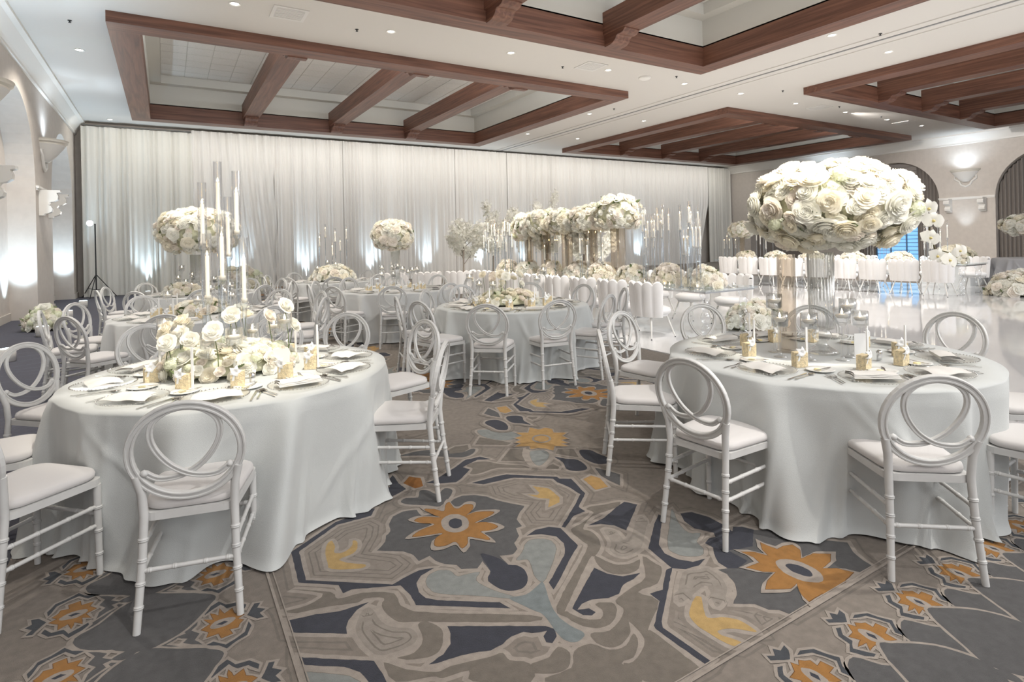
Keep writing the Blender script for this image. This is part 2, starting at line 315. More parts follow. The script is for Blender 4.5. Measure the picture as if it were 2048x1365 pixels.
# arcade walls
def arcade(name, X, sg, centres, Ra, dep, mats, y0, y1):
    # sg = +1 : room lies at smaller X than the wall (right wall)
    zi = 3.0; mb = MB(); ys_ = [y0]
    for c in sorted(centres): ys_ += [c-Ra, c+Ra]
    ys_.append(y1); zt = ZC
    for i in range(0, len(ys_), 2):
        mb.add([(X, ys_[i], 0), (X, ys_[i+1], 0), (X, ys_[i+1], zt), (X, ys_[i], zt)], [(0, 1, 2, 3)], 0, False)
        # impost band on pier
    n = 24
    for c in centres:
        arc = [(c-Ra*math.cos(PI*k/n), zi+Ra*math.sin(PI*k/n)) for k in range(n+1)]
        v = []; f = []
        for (y, z) in arc: v += [(X, y, z), (X, y, zt)]
        for k in range(n): f.append((2*k, 2*k+2, 2*k+3, 2*k+1))
        mb.add(v, f, 0, False)
        path = [(c-Ra, 0)]+arc+[(c+Ra, 0)]; v = []; f = []
        for (y, z) in path: v += [(X, y, z), (X+sg*dep, y, z)]
        for k in range(len(path)-1): f.append((2*k, 2*k+1, 2*k+3, 2*k+2))
        mb.add(v, f, 0, False)
        mb.add([(X+sg*dep, c-Ra, 0), (X+sg*dep, c+Ra, 0), (X+sg*dep, c+Ra, zt), (X+sg*dep, c-Ra, zt)], [(0, 1, 2, 3)], 1, False)
    return struct(name, mb, mats)
LC = [20.8, 14.85, 8.9, 2.95]; RC = [20.0, 14.0, 8.15, 2.2]
arcade('wall_left', XL, -1, LC, 1.9, .5, [WALL, WALL], YF, YB)
arcade('wall_right', XR, 1, RC, 1.9, .6, [WALL, GREYD], YF, YB)
# crown coves, baseboards
for nm, X, s in (('trim_3', XL, 1), ('trim_4', XR, -1)):
    mb = MB(); pr = [(0, 5.36), (.05*s, 5.38), (.05*s, 5.44), (.08*s, 5.5), (.22*s, 5.70), (.30*s, 5.74), (.30*s, 5.80)]
    v = []
    for (dx, z) in pr: v += [(X+dx, YF, z), (X+dx, YB, z)]
    mb.add(v, [(2*k, 2*k+1, 2*k+3, 2*k+2) for k in range(len(pr)-1)], 0, False); struct(nm, mb, TRIMW)
mb = MB(); pr = [(0, 5.36), (-.05, 5.38), (-.08, 5.5), (-.22, 5.70), (-.30, 5.8)]
for nm, X, s, cs in (('baseboard_left', XL, 1, LC), ('baseboard_right', XR, -1, RC)):
    mb = MB(); ys_ = [YF]
    for c in sorted(cs): ys_ += [c-1.9, c+1.9]
    ys_.append(YB)
    for i in range(0, len(ys_), 2): mb.box((min(X, X+s*.03), ys_[i], 0), (max(X, X+s*.03), ys_[i+1], .17))
    for c in cs: mb.box((min(X-s*.5, X-s*.47), c-1.9, 0), (max(X-s*.5, X-s*.47), c+1.9, .17))
    struct(nm, mb, mat('baseboard_paint', (.56, .52, .47), .6))
# imposts, scroll corbels and sconces on the piers
def scroll_mesh():
    p = [(0, .60), (.40, .60), (.40, .55), (.33, .53), (.36, .46), (.35, .38), (.28, .33), (.20, .31), (.17, .26), (.22, .22), (.25, .16), (.23, .09), (.16, .05), (.10, .04), (.08, 0), (0, 0)]
    mb = MB(); mb.prism(p, -.11, .11, 0, tf=lambda x, y, z: (x, z, y)); return mb.mesh('scroll_corbel', TRIMW)
SCR = scroll_mesh()
mb = MB(); mb.box((.004, -1.04, 0), (.06, 1.04, .05)); mb.box((.004, -1.02, -.05), (.03, 1.02, 0)); IMP = mb.mesh('impost', TRIMW)
def sconce_tpl():
    mb = MB(); n = 14
    def f(u, v):
        a = -PI/2+PI*u; r = .10+.34*v**.8 if v < 1 else .44
        return (r*math.cos(a), r*math.sin(a)*1.1, -.30+.42*v)
    mb.grid(f, n, 6); bowl = mb.mesh('shade', TRIMW)
    mb = MB(); mb.grid(lambda u, v: ((.44+.05*(v > .3)+.02*(v > .8))*math.cos(-PI/2+PI*u), (.44+.05*(v > .3)+.02*(v > .8))*1.1*math.sin(-PI/2+PI*u), .12+.12*v), n, 4, 0, False); rim = mb.mesh('rim', mat('sconce_rim', (.72, .68, .60), .5))
    mb = MB(); mb.tube([(.02, -.38, -.02), (.03, -.40, -.16), (.02, -.22, -.28), (.03, -.16, -.42), (.02, 0, -.50), (.03, .16, -.42), (.02, .22, -.28), (.03, .40, -.16), (.02, .38, -.02)], .04, 8); brk = mb.mesh('bracket', TRIMW)
    return [('shade', bowl, None, None, []), ('rim', rim, None, None, []), ('bracket', brk, None, None, [])]
SCT = sconce_tpl()
for side, X, rz, piers in (('left', XL, 0, [(17.8, 'near the back corner'), (11.87, 'at the left picture edge'), (5.9, 'behind the left picture edge')]), ('right', XR, PI, [(17.0, 'near the back corner'), (11.08, 'between the two visible arches'), (5.2, 'beyond the right edge')])):
    for (y, wh) in piers:
        spawn('wall_sconce', SCT, (X, y, 4.0), 'white plaster bowl wall sconce on %s pier %s' % (side, wh), 'sconce', 'plaster wall sconces', rz)
        pc = thing('pier_capital', (X, y, 3.0), 'white scrolled bracket capital on %s pier %s' % (side, wh), 'capital', 'scrolled pier capitals', rz)
        obj('impost', IMP, pc)
        for d in (-.62, .62): obj('scroll_corbel', SCR, pc, (.004, d, -.62))
# windows with drapes in the right arches
for k, (c, lb) in enumerate(((8.15, 'right edge'), (14.0, 'behind the large white flower ball'))):
    mb = MB(); mb.box((30.5, c-1.0, .1), (30.55, c+1.0, 1.95)); mb2 = MB()
    wd = obj('window_%d' % (k+1), mb.mesh('window_pane', WINB)); wd['kind'] = 'structure'
    for j in range(8): mb2.box((30.46, c-1.0, .5+j*.18), (30.50, c+1.0, .52+j*.18))
    for yy in (-1.03, -.35, .35, 1.0): mb2.box((30.44, c+yy, 0), (30.5, c+yy+.05, 1.96))
    obj('mullion', mb2.mesh('mullion', mat('window_frame_blue', (.12, .2, .3), .5)), wd)
    for j in range(14):
        mb3 = MB(); mb3.box((30.42, c-1.15, 1.95+j*.21), (30.47, c+1.15, 1.95+j*.21+.195)); obj('shade_slat', mb3.mesh('shade_slat', SHADE), wd)
    for s, sn in ((-1, 'right'), (1, 'left')):
        mb4 = MB()
        def fn(u, v):
            yy = c+s*(1.88-.95*u); return (30.25+.06*math.sin(u*42), yy, .02+4.75*v if abs(yy-c) < .95 else .02+(3+math.sqrt(max(0, 1.88**2-(yy-c)**2)))*v*.985)
        mb4.grid(fn, 60, 4); one('window_drape', mb4.mesh('window_drape', GREYD), (0, 0, 0), 'grey pleated window drape, %s side of the arch %s' % (sn, 'at the right edge' if k == 0 else 'behind the large flower ball'), 'drape', 'grey window drapes')
# floor ------------------------------------------------------------- carpet with inlaid pattern
CC = {'line': (.37, .325, .285), 'navy': (.050, .053, .070), 'slate': (.112, .110, .112), 'tan': (.20, .175, .148), 'light': (.32, .285, .25), 'mist': (.275, .29, .28), 'teal': (.215, .245, .25), 'gold': (.47, .29, .11), 'yellow': (.50, .34, .14), 'orange': (.37, .18, .05), 'rust': (.30, .12, .02), 'ink': (.068, .074, .085), 'base': (.262, .228, .197), 'contour': (.21, .184, .16), 'blue': (.095, .097, .125), 'rim': (.16, .07, .02), 'pale': (.30, .262, .228)}
CC = {k_: tuple(c_*(.86 if k_ not in ('line',) else .9) for c_ in v_) for k_, v_ in CC.items()}
cn = list(CC)
def carpet_mat(n, c):
    M = mat('carpet_'+n, c, .95, bump=.55, bs=420, var=.12, vs_=26, spec=.1, sheen=.1); return M
CM = [carpet_mat(n, CC[n]) for n in cn]; CI = {n: i for i, n in enumerate(cn)}
FIELD=[
('pale',0,[(0.777,3.180),(0.963,3.182),(0.998,3.082),(0.950,2.962),(0.876,2.854),(0.984,2.742),(1.008,2.624),(0.952,2.578),(0.860,2.534),(0.538,2.779),(0.559,3.022)]),
('pale',0,[(1.716,3.205),(1.918,3.192),(2.104,3.043),(2.119,2.776),(1.797,2.527),(1.657,2.628),(1.696,2.778),(1.788,2.843),(1.709,2.934),(1.670,3.058)]),
('pale',0,[(1.977,1.897),(2.089,1.838),(2.101,1.707),(2.062,1.630),(1.996,1.590),(2.050,1.520),(2.093,1.448),(2.069,1.399),(1.802,1.378),(1.752,1.485),(1.685,1.670)]),
('slate',0,[(1.457,3.144),(1.516,3.153),(1.581,3.121),(1.631,3.063),(1.659,2.984),(1.706,2.907),(1.760,2.829),(1.682,2.769),(1.635,2.717),(1.620,2.638),(1.581,2.636),(1.553,2.561),(1.495,2.512),(1.479,2.456),(1.435,2.427),(1.373,2.452),(1.371,2.362),(1.403,2.333),(1.413,2.283),(1.380,2.206),(1.333,2.170),(1.283,2.177),(1.245,2.215),(1.227,2.279),(1.238,2.327),(1.272,2.361),(1.280,2.456),(1.231,2.417),(1.164,2.454),(1.161,2.496),(1.117,2.536),(1.091,2.584),(1.085,2.643),(1.022,2.630),(1.020,2.694),(0.989,2.755),(0.881,2.834),(0.944,2.895),(0.967,2.951),(1.002,2.983),(1.023,3.066),(1.069,3.137),(1.140,3.163),(1.212,3.137),(1.210,3.053),(1.294,3.028)]),
('navy',1,[(1.303,2.522),(1.346,2.463),(1.363,2.420),(1.371,2.362),(1.403,2.333),(1.413,2.283),(1.380,2.206),(1.333,2.170),(1.283,2.177),(1.245,2.215),(1.227,2.279),(1.238,2.327),(1.272,2.361)]),
('slate',1,[(1.173,3.288),(1.217,3.318),(1.281,3.286),(1.328,3.367),(1.370,3.338),(1.396,3.258),(1.469,3.310),(1.499,3.264),(1.455,3.193),(1.346,3.103),(1.292,3.151),(1.194,3.232)]),
('rust',0,[(1.278,3.532),(1.348,3.610),(1.404,3.543),(1.368,3.417),(1.313,3.415)]),
('navy',0,[(0.936,3.507),(1.080,3.496),(1.187,3.527),(1.221,3.640),(1.265,3.695),(1.253,3.548),(1.262,3.437),(1.112,3.364),(0.994,3.456)]),
('navy',0,[(0.983,3.301),(1.015,3.291),(0.969,3.214),(0.778,3.218),(0.546,3.047),(0.535,2.935),(0.523,2.769),(0.850,2.516),(0.931,2.542),(0.995,2.555),(1.061,2.533),(0.984,2.508),(0.945,2.465),(0.928,2.397),(0.937,2.341),(0.974,2.299),(1.192,2.138),(1.212,2.078),(0.883,2.318),(0.890,2.397),(0.876,2.490),(0.680,2.582),(0.642,2.574),(0.641,2.648),(0.490,2.767),(0.510,3.063),(0.774,3.251)]),
('yellow',1,[(0.711,3.058),(0.709,2.990),(0.695,2.932),(0.735,2.914),(0.785,2.948),(0.804,3.001),(0.820,2.977),(0.805,2.918),(0.769,2.876),(0.698,2.858),(0.739,2.793),(0.793,2.743),(0.762,2.725),(0.647,2.794),(0.643,2.864),(0.653,2.952),(0.679,3.035)]),
('mist',1,[(0.986,2.451),(1.023,2.496),(1.078,2.500),(1.116,2.466),(1.124,2.412),(1.168,2.401),(1.226,2.384),(1.182,2.336),(1.206,2.241),(1.272,2.122),(1.229,2.150),(1.139,2.227),(1.004,2.335),(0.978,2.390)]),
('tan',1,[(0.443,2.740),(0.597,2.614),(0.612,2.547),(0.718,2.528),(0.833,2.447),(0.860,2.285),(1.257,1.998),(1.234,1.963),(0.886,2.189),(0.851,2.213),(0.784,2.256),(0.759,2.328),(0.759,2.397),(0.784,2.441),(0.718,2.484),(0.676,2.475),(0.555,2.518),(0.445,2.544),(0.399,2.585),(0.487,2.574),(0.566,2.621)]),
('navy',0,[(0.393,2.516),(0.506,2.492),(0.596,2.457),(0.720,2.449),(0.662,2.425),(0.612,2.379),(0.592,2.338),(0.587,2.300),(0.393,2.431)]),
('tan',1,[(0.881,2.193),(0.913,2.130),(0.898,2.068),(0.861,2.015),(0.808,2.003),(0.757,2.023),(0.708,2.063),(0.770,2.055),(0.828,2.103),(0.844,2.196)]),
('light',1,[(0.683,2.411),(0.718,2.400),(0.723,2.296),(0.761,2.228),(0.810,2.191),(0.818,2.130),(0.775,2.099),(0.703,2.098),(0.644,2.127),(0.620,2.238),(0.625,2.317)]),
('navy',0,[(0.941,2.122),(1.221,1.942),(1.272,1.907),(1.292,1.873),(1.274,1.834),(1.239,1.813),(1.222,1.829),(1.231,1.862),(1.262,1.882),(1.204,1.900),(1.179,1.926),(1.126,1.930),(1.076,1.913),(1.021,1.907),(0.958,1.933),(0.892,1.949),(0.824,1.957),(0.793,1.968),(0.861,1.987),(0.908,2.022),(0.933,2.075)]),
('navy',0,[(0.394,2.271),(0.629,2.097),(0.636,2.018),(0.637,1.972),(0.630,1.918),(0.584,2.007),(0.571,2.069),(0.527,2.127),(0.393,2.227)]),
('tan',1,[(0.659,2.068),(0.716,1.992),(0.802,1.920),(0.859,1.917),(0.994,1.883),(1.052,1.872),(1.056,1.825),(1.110,1.772),(1.063,1.698),(0.894,1.807),(0.904,1.862),(0.813,1.880),(0.780,1.909),(0.664,1.955)]),
('mist',1,[(0.387,2.179),(0.495,2.105),(0.544,2.053),(0.555,1.982),(0.372,2.077)]),
('mist',1,[(1.545,2.479),(1.593,2.490),(1.657,2.448),(1.660,2.386),(1.623,2.328),(1.520,2.227),(1.432,2.159),(1.422,2.206),(1.454,2.285),(1.470,2.349),(1.422,2.374),(1.484,2.419)]),
('teal',1,[(1.391,2.146),(1.432,2.159),(1.393,2.068),(1.363,1.991),(1.350,1.920),(1.358,1.851),(1.376,1.798),(1.355,1.771),(1.312,1.770),(1.288,1.805),(1.288,1.865),(1.304,1.961),(1.279,2.034),(1.241,2.142),(1.312,2.121)]),
('yellow',0,[(1.852,2.951),(1.898,2.907),(1.927,2.925),(1.945,3.027),(2.011,2.943),(1.993,2.807),(1.953,2.752),(1.861,2.735),(1.933,2.823),(1.884,2.869)]),
('navy',0,[(2.126,3.040),(2.213,2.981),(2.153,2.760),(2.012,2.645),(2.010,2.581),(1.923,2.576),(1.806,2.495),(1.796,2.515),(1.997,2.666),(2.121,2.769),(2.126,2.944)]),
('navy',0,[(1.589,2.541),(1.660,2.564),(1.738,2.550),(1.783,2.505),(1.766,2.402),(1.752,2.316),(1.663,2.253),(1.500,2.127),(1.436,2.084),(1.451,2.139),(1.654,2.291),(1.706,2.372),(1.712,2.447),(1.662,2.511)]),
('tan',1,[(1.880,2.436),(2.003,2.512),(2.183,2.519),(2.255,2.561),(2.151,2.585),(2.082,2.609),(2.031,2.599),(2.037,2.541),(1.920,2.487),(1.850,2.475),(1.809,2.446),(1.796,2.330),(1.788,2.284),(1.667,2.189),(1.379,1.981),(1.375,1.904),(1.398,1.825),(1.452,1.779),(1.515,1.781),(1.579,1.827),(1.591,1.877),(1.527,1.908),(1.528,1.861),(1.486,1.821),(1.426,1.860),(1.398,1.934),(1.415,1.957),(1.719,2.185),(1.759,2.190),(1.844,2.247),(1.890,2.337),(1.892,2.400)]),
('tan',1,[(1.763,2.195),(1.789,2.094),(1.853,2.051),(1.921,2.052),(1.865,1.999),(1.799,1.993),(1.736,2.034),(1.720,2.110)]),
('navy',0,[(1.696,2.118),(1.714,2.049),(1.760,1.991),(1.846,1.969),(1.788,1.952),(1.718,1.944),(1.659,1.906),(1.600,1.907),(1.535,1.938),(1.479,1.938),(1.440,1.918),(1.487,1.898),(1.495,1.865),(1.468,1.855),(1.440,1.878),(1.428,1.937),(1.556,2.025)]),
('navy',0,[(2.273,2.549),(2.311,2.478),(2.055,2.292),(2.039,2.368),(1.990,2.421),(1.923,2.446),(2.047,2.463),(2.164,2.510)]),
('light',1,[(1.962,2.363),(2.009,2.322),(1.990,2.210),(2.221,2.366),(2.193,2.286),(2.027,2.142),(1.933,2.106),(1.867,2.119),(1.854,2.191),(1.916,2.250)]),
('navy',0,[(2.328,2.326),(2.327,2.296),(2.095,2.097),(2.060,2.023),(2.074,1.951),(2.118,1.899),(2.188,1.884),(2.117,1.863),(2.042,1.876),(1.995,1.914),(1.807,1.772),(1.679,1.674),(1.658,1.645),(1.670,1.398),(1.642,1.394),(1.627,1.655),(1.638,1.674),(1.769,1.773),(1.771,1.833),(1.836,1.822),(1.963,1.921),(1.996,1.920),(2.027,2.101),(2.229,2.261)]),
('mist',1,[(2.351,2.259),(2.436,2.328),(2.347,2.202),(2.309,2.096),(2.354,2.057),(2.275,2.012),(2.247,1.947),(2.199,1.915),(2.141,1.938),(2.102,1.995),(2.132,2.073)]),
('light',1,[(2.008,1.863),(2.083,1.842),(2.132,1.824),(2.122,1.733),(2.058,1.658),(1.956,1.615),(1.944,1.635),(2.022,1.732),(1.959,1.735),(1.842,1.713),(1.850,1.745)]),
('slate',0,[(2.435,2.265),(2.499,2.243),(2.533,2.148),(2.526,2.044),(2.510,1.980),(2.552,2.008),(2.593,1.984),(2.615,1.928),(2.692,1.869),(2.704,1.789),(2.760,1.796),(2.773,1.716),(2.891,1.595),(2.826,1.532),(2.789,1.464),(2.781,1.411),(2.696,1.410),(2.249,1.402),(2.148,1.406),(2.136,1.464),(2.101,1.487),(2.086,1.542),(2.013,1.592),(2.095,1.633),(2.139,1.682),(2.168,1.744),(2.163,1.789),(2.210,1.773),(2.213,1.829),(2.258,1.892),(2.298,1.930),(2.298,1.980),(2.357,2.001),(2.388,1.989),(2.418,2.023),(2.371,2.110),(2.387,2.195)]),
('navy',0,[(2.435,2.265),(2.499,2.243),(2.533,2.148),(2.526,2.044),(2.510,1.980),(2.552,2.008),(2.593,1.984),(2.615,1.928),(2.471,1.832),(2.393,1.851),(2.339,1.870),(2.339,1.761),(2.247,1.748),(2.210,1.773),(2.213,1.829),(2.258,1.892),(2.298,1.930),(2.298,1.980),(2.357,2.001),(2.388,1.989),(2.418,2.023),(2.371,2.110),(2.387,2.195)]),
('yellow',1,[(1.908,1.706),(1.936,1.694),(1.885,1.639),(1.852,1.588),(1.900,1.562),(1.945,1.512),(1.948,1.446),(1.936,1.434),(1.884,1.493),(1.825,1.516),(1.814,1.493),(1.844,1.435),(1.842,1.398),(1.819,1.404),(1.793,1.449),(1.785,1.512),(1.782,1.596),(1.814,1.651)]),
('tan',1,[(1.951,2.063),(1.958,1.982),(1.955,1.941),(1.853,1.869),(1.736,1.868),(1.766,1.775),(1.609,1.677),(1.609,1.637),(1.608,1.392),(1.560,1.378),(1.401,1.481),(1.393,1.585),(1.432,1.573),(1.524,1.614),(1.559,1.659),(1.570,1.745),(1.532,1.696),(1.458,1.666),(1.407,1.675),(1.383,1.724),(1.395,1.775),(1.470,1.747),(1.563,1.782),(1.606,1.821),(1.613,1.875),(1.718,1.905),(1.841,1.931)]),
('tan',1,[(1.283,1.733),(1.359,1.730),(1.400,1.666),(1.467,1.650),(1.536,1.684),(1.516,1.638),(1.448,1.589),(1.391,1.591),(1.392,1.486),(1.105,1.671),(1.224,1.673)]),
('tan',1,[(1.245,1.785),(1.264,1.735),(1.215,1.679),(1.149,1.688),(1.077,1.742),(1.118,1.767),(1.186,1.759)]),
('line',1,[(2.236,3.608),(2.282,3.546),(2.385,3.505),(2.459,3.484),(2.300,3.307),(2.191,3.224),(2.129,3.229),(2.106,3.307),(2.142,3.442)]),
('mist',1,[(2.241,3.515),(2.291,3.525),(2.349,3.500),(2.341,3.418),(2.265,3.331),(2.158,3.272),(2.168,3.370)]),
('mist',1,[(2.151,4.165),(2.231,4.146),(2.331,4.039),(2.382,3.931),(2.385,3.843),(2.301,3.817),(2.200,3.853),(2.133,3.967),(2.125,4.075)]),
('tan',0,[(2.092,4.012),(2.235,3.764),(2.178,3.740),(1.985,3.889)]),
('tan',0,[(2.161,3.659),(2.247,3.616),(2.168,3.508),(2.125,3.399),(1.983,3.497)]),
('tan',0,[(2.452,3.459),(2.545,3.395),(2.476,3.241),(2.381,3.390)]),
('navy',1,[(2.340,3.348),(2.384,3.276),(2.441,3.210),(2.423,3.091),(2.384,3.042),(2.315,3.060),(2.282,3.124),(2.331,3.232)]),
('navy',1,[(2.570,3.347),(2.629,3.307),(2.634,3.216),(2.639,3.102),(2.584,3.045),(2.512,3.069),(2.491,3.163),(2.515,3.270)]),
('gold',0,[(2.273,2.928),(2.348,2.947),(2.369,2.886),(2.328,2.759),(2.240,2.766)]),
('slate',0,[(2.451,3.034),(2.492,2.944),(2.517,2.855),(2.404,2.729),(2.397,2.822),(2.401,2.911)]),
('slate',1,[(1.420,3.994),(1.595,4.005),(1.751,3.912),(1.840,3.806),(1.921,3.825),(1.941,3.796),(1.883,3.733),(1.793,3.710),(1.681,3.800),(1.543,3.924)]),
('navy',0,[(1.672,3.578),(1.787,3.658),(1.900,3.650),(1.943,3.565),(1.858,3.609),(1.714,3.550),(1.736,3.484),(1.611,3.377),(1.564,3.353),(1.465,3.398),(1.403,3.451),(1.478,3.468)]),
('tan',1,[(1.744,3.555),(1.823,3.579),(1.900,3.540),(1.949,3.454),(2.063,3.350),(2.077,3.277),(1.910,3.403),(1.763,3.392),(1.704,3.420),(1.760,3.493)]),
('tan',0,[(1.779,3.908),(1.844,3.939),(1.933,3.910),(1.905,3.836),(1.835,3.795),(1.742,3.829)]),
('tan',0,[(2.210,3.237),(2.256,3.244),(2.260,3.177),(2.235,3.157),(2.170,3.208)]),
('navy',0,[(1.648,3.285),(1.851,3.284),(1.901,3.274),(2.152,3.056),(2.144,3.004),(2.104,2.976),(2.116,3.046),(1.916,3.205),(1.701,3.226)]),
('navy',0,[(2.152,3.056),(2.152,2.911),(2.123,2.898),(2.109,2.983)])]
FLOWERS=[
('orange',1,[(1.408,3.112),(1.400,3.033),(1.421,3.008),(1.476,3.033),(1.508,2.999),(1.469,2.943),(1.421,2.912),(1.492,2.913),(1.570,2.861),(1.514,2.829),(1.420,2.811),(1.477,2.779),(1.507,2.708),(1.456,2.691),(1.402,2.708),(1.407,2.659),(1.402,2.609),(1.357,2.656),(1.322,2.697),(1.295,2.644),(1.248,2.612),(1.250,2.674),(1.238,2.691),(1.184,2.684),(1.143,2.711),(1.175,2.776),(1.230,2.803),(1.156,2.829),(1.080,2.858),(1.143,2.899),(1.234,2.915),(1.178,2.966),(1.155,3.017),(1.213,3.029),(1.290,2.968),(1.262,3.039),(1.252,3.111),(1.298,3.079),(1.335,3.026),(1.372,3.086)]),
('line',1,[(1.392,2.819),(1.370,2.788),(1.342,2.768),(1.312,2.763),(1.285,2.773),(1.264,2.795),(1.252,2.828),(1.252,2.867),(1.263,2.906),(1.284,2.939),(1.313,2.961),(1.344,2.968),(1.373,2.958),(1.395,2.934),(1.406,2.898),(1.405,2.858)]),
('navy',1,[(1.360,2.841),(1.344,2.818),(1.324,2.808),(1.305,2.812),(1.293,2.828),(1.290,2.854),(1.298,2.882),(1.314,2.905),(1.334,2.917),(1.354,2.913),(1.366,2.896),(1.369,2.869)]),
('orange',0,[(2.528,1.827),(2.531,1.784),(2.543,1.743),(2.592,1.744),(2.640,1.728),(2.626,1.680),(2.560,1.631),(2.649,1.626),(2.713,1.580),(2.648,1.543),(2.564,1.533),(2.620,1.496),(2.650,1.438),(2.568,1.427),(2.548,1.413),(2.386,1.406),(2.380,1.428),(2.285,1.427),(2.304,1.472),(2.362,1.529),(2.306,1.520),(2.253,1.549),(2.210,1.577),(2.269,1.610),(2.363,1.630),(2.317,1.666),(2.283,1.727),(2.369,1.719),(2.385,1.762),(2.377,1.826),(2.424,1.790),(2.455,1.731),(2.477,1.779)]),
('line',1,[(2.444,1.685),(2.488,1.675),(2.525,1.631),(2.536,1.565),(2.513,1.503),(2.473,1.476),(2.432,1.489),(2.393,1.541),(2.391,1.611),(2.414,1.660)]),
('navy',1,[(2.453,1.641),(2.481,1.633),(2.502,1.588),(2.494,1.543),(2.466,1.523),(2.442,1.543),(2.430,1.586),(2.437,1.623)])]
CENTRE=[
('gold',0,[(2.536,3.970),(2.569,3.892),(2.643,3.895),(2.667,3.841),(2.624,3.763),(2.712,3.702),(2.638,3.667),(2.636,3.584),(2.573,3.594),(2.580,3.509),(2.527,3.530),(2.542,3.458),(2.459,3.515),(2.401,3.449),(2.378,3.510),(2.340,3.551),(2.282,3.561),(2.308,3.619),(2.211,3.671),(2.290,3.710),(2.258,3.748),(2.325,3.766),(2.308,3.828),(2.385,3.843),(2.382,3.931),(2.463,3.875)]),
('light',1,[(2.531,3.657),(2.496,3.624),(2.454,3.612),(2.416,3.623),(2.392,3.654),(2.389,3.698),(2.406,3.743),(2.441,3.778),(2.484,3.792),(2.523,3.781),(2.548,3.748),(2.550,3.702)]),
('gold',1,[(2.515,3.668),(2.491,3.645),(2.460,3.638),(2.432,3.647),(2.414,3.670),(2.410,3.701),(2.422,3.732),(2.446,3.756),(2.477,3.764),(2.506,3.755),(2.524,3.731),(2.528,3.699)])]
BORDER=[
('slate',1,[(-0.355,2.846),(-0.322,2.899),(-0.282,2.962),(-0.211,3.033),(-0.091,3.071),(0.015,2.996),(0.119,2.921),(0.147,2.834),(0.072,2.784),(0.001,2.699),(-0.096,2.651),(-0.173,2.696),(-0.273,2.757),(-0.329,2.802)]),
('orange',0,[(0.165,2.755),(0.180,2.708),(0.213,2.730),(0.217,2.689),(0.251,2.657),(0.226,2.642),(0.244,2.620),(0.227,2.601),(0.220,2.581),(0.190,2.586),(0.197,2.552),(0.157,2.545),(0.150,2.583),(0.107,2.583),(0.118,2.613),(0.091,2.645),(0.126,2.666),(0.104,2.711),(0.138,2.689),(0.131,2.740),(0.159,2.706)]),
('line',1,[(0.123,2.649),(0.157,2.677),(0.207,2.665),(0.216,2.644),(0.183,2.620),(0.134,2.624)]),
('navy',0,[(0.145,2.649),(0.176,2.656),(0.191,2.642),(0.164,2.634)]),
('ink',0,[(0.106,2.762),(0.128,2.790),(0.167,2.815),(0.190,2.772),(0.237,2.763),(0.266,2.723),(0.258,2.700),(0.230,2.740),(0.193,2.743),(0.170,2.785),(0.137,2.763),(0.110,2.743)]),
('ink',0,[(0.104,2.534),(0.128,2.541),(0.168,2.497),(0.203,2.511),(0.240,2.534),(0.262,2.598),(0.269,2.564),(0.247,2.510),(0.212,2.497),(0.171,2.469),(0.145,2.504),(0.122,2.518)]),
('slate',0,[(0.024,2.684),(0.054,2.704),(0.085,2.734),(0.078,2.688),(0.057,2.662),(0.085,2.625),(0.065,2.592),(0.091,2.548),(0.054,2.571),(0.027,2.598),(0.042,2.616),(0.005,2.649),(0.038,2.656)]),
('slate',1,[(-0.075,2.642),(-0.051,2.667),(-0.023,2.672),(0.010,2.646),(-0.019,2.627),(-0.041,2.620)]),
('ink',0,[(0.262,2.644),(0.297,2.713),(0.318,2.705),(0.303,2.676),(0.332,2.647),(0.308,2.630),(0.319,2.592),(0.293,2.598)])]
def resample(p, st):
    out = []
    for i in range(len(p)):
        a = Vector(p[i]); b = Vector(p[(i+1) % len(p)]); n = max(1, min(12, int((b-a).length/st)))
        for k in range(n): out.append(a+(b-a)*k/n)
    return out
def dilate(p, d):
    n = len(p); area = sum(p[i].x*p[(i+1) % n].y-p[(i+1) % n].x*p[i].y for i in range(n)); s = 1 if area > 0 else -1; out = []
    for i in range(n):
        e1 = (p[i]-p[i-1]); e2 = (p[(i+1) % n]-p[i])
        if e1.length < 1e-6: e1 = e2
        if e2.length < 1e-6: e2 = e1
        n1 = Vector((e1.y, -e1.x)).normalized()*s; n2 = Vector((e2.y, -e2.x)).normalized()*s; q = n1+n2
        if q.length < .2: q = n1
        q = q.normalized(); k = 1/max(.55, q.dot(n1)); out.append(p[i]+q*d*k)
    return out
LAY = {'echo': 0, 'echo2': 1, 'line': 2, 'fill': 3}
def emit(mb, pts, col, z, seed=0):
    w = [Vector((p.x+.0035*noise.noise((p.x*45, p.y*45, seed)), p.y+.0035*noise.noise((p.x*45, p.y*45, seed+9)))) for p in pts]
    try: vo, _e, tr_, _a, _b, _c = delaunay_2d_cdt([Vector((p.x, p.y)) for p in w], [], [list(range(len(w)))], 1, 1e-5)
    except Exception: return
    w = vo; f = []
    for t in tr_:
        a, b, c_ = (w[i] for i in t)
        cr = (b.x-a.x)*(c_.y-a.y)-(b.y-a.y)*(c_.x-a.x)
        if abs(cr) > 1e-9: f.append(tuple(t) if cr > 0 else tuple(t[::-1]))
    mb.add([(p.x, p.y, z) for p in w], f, CI[col], False)
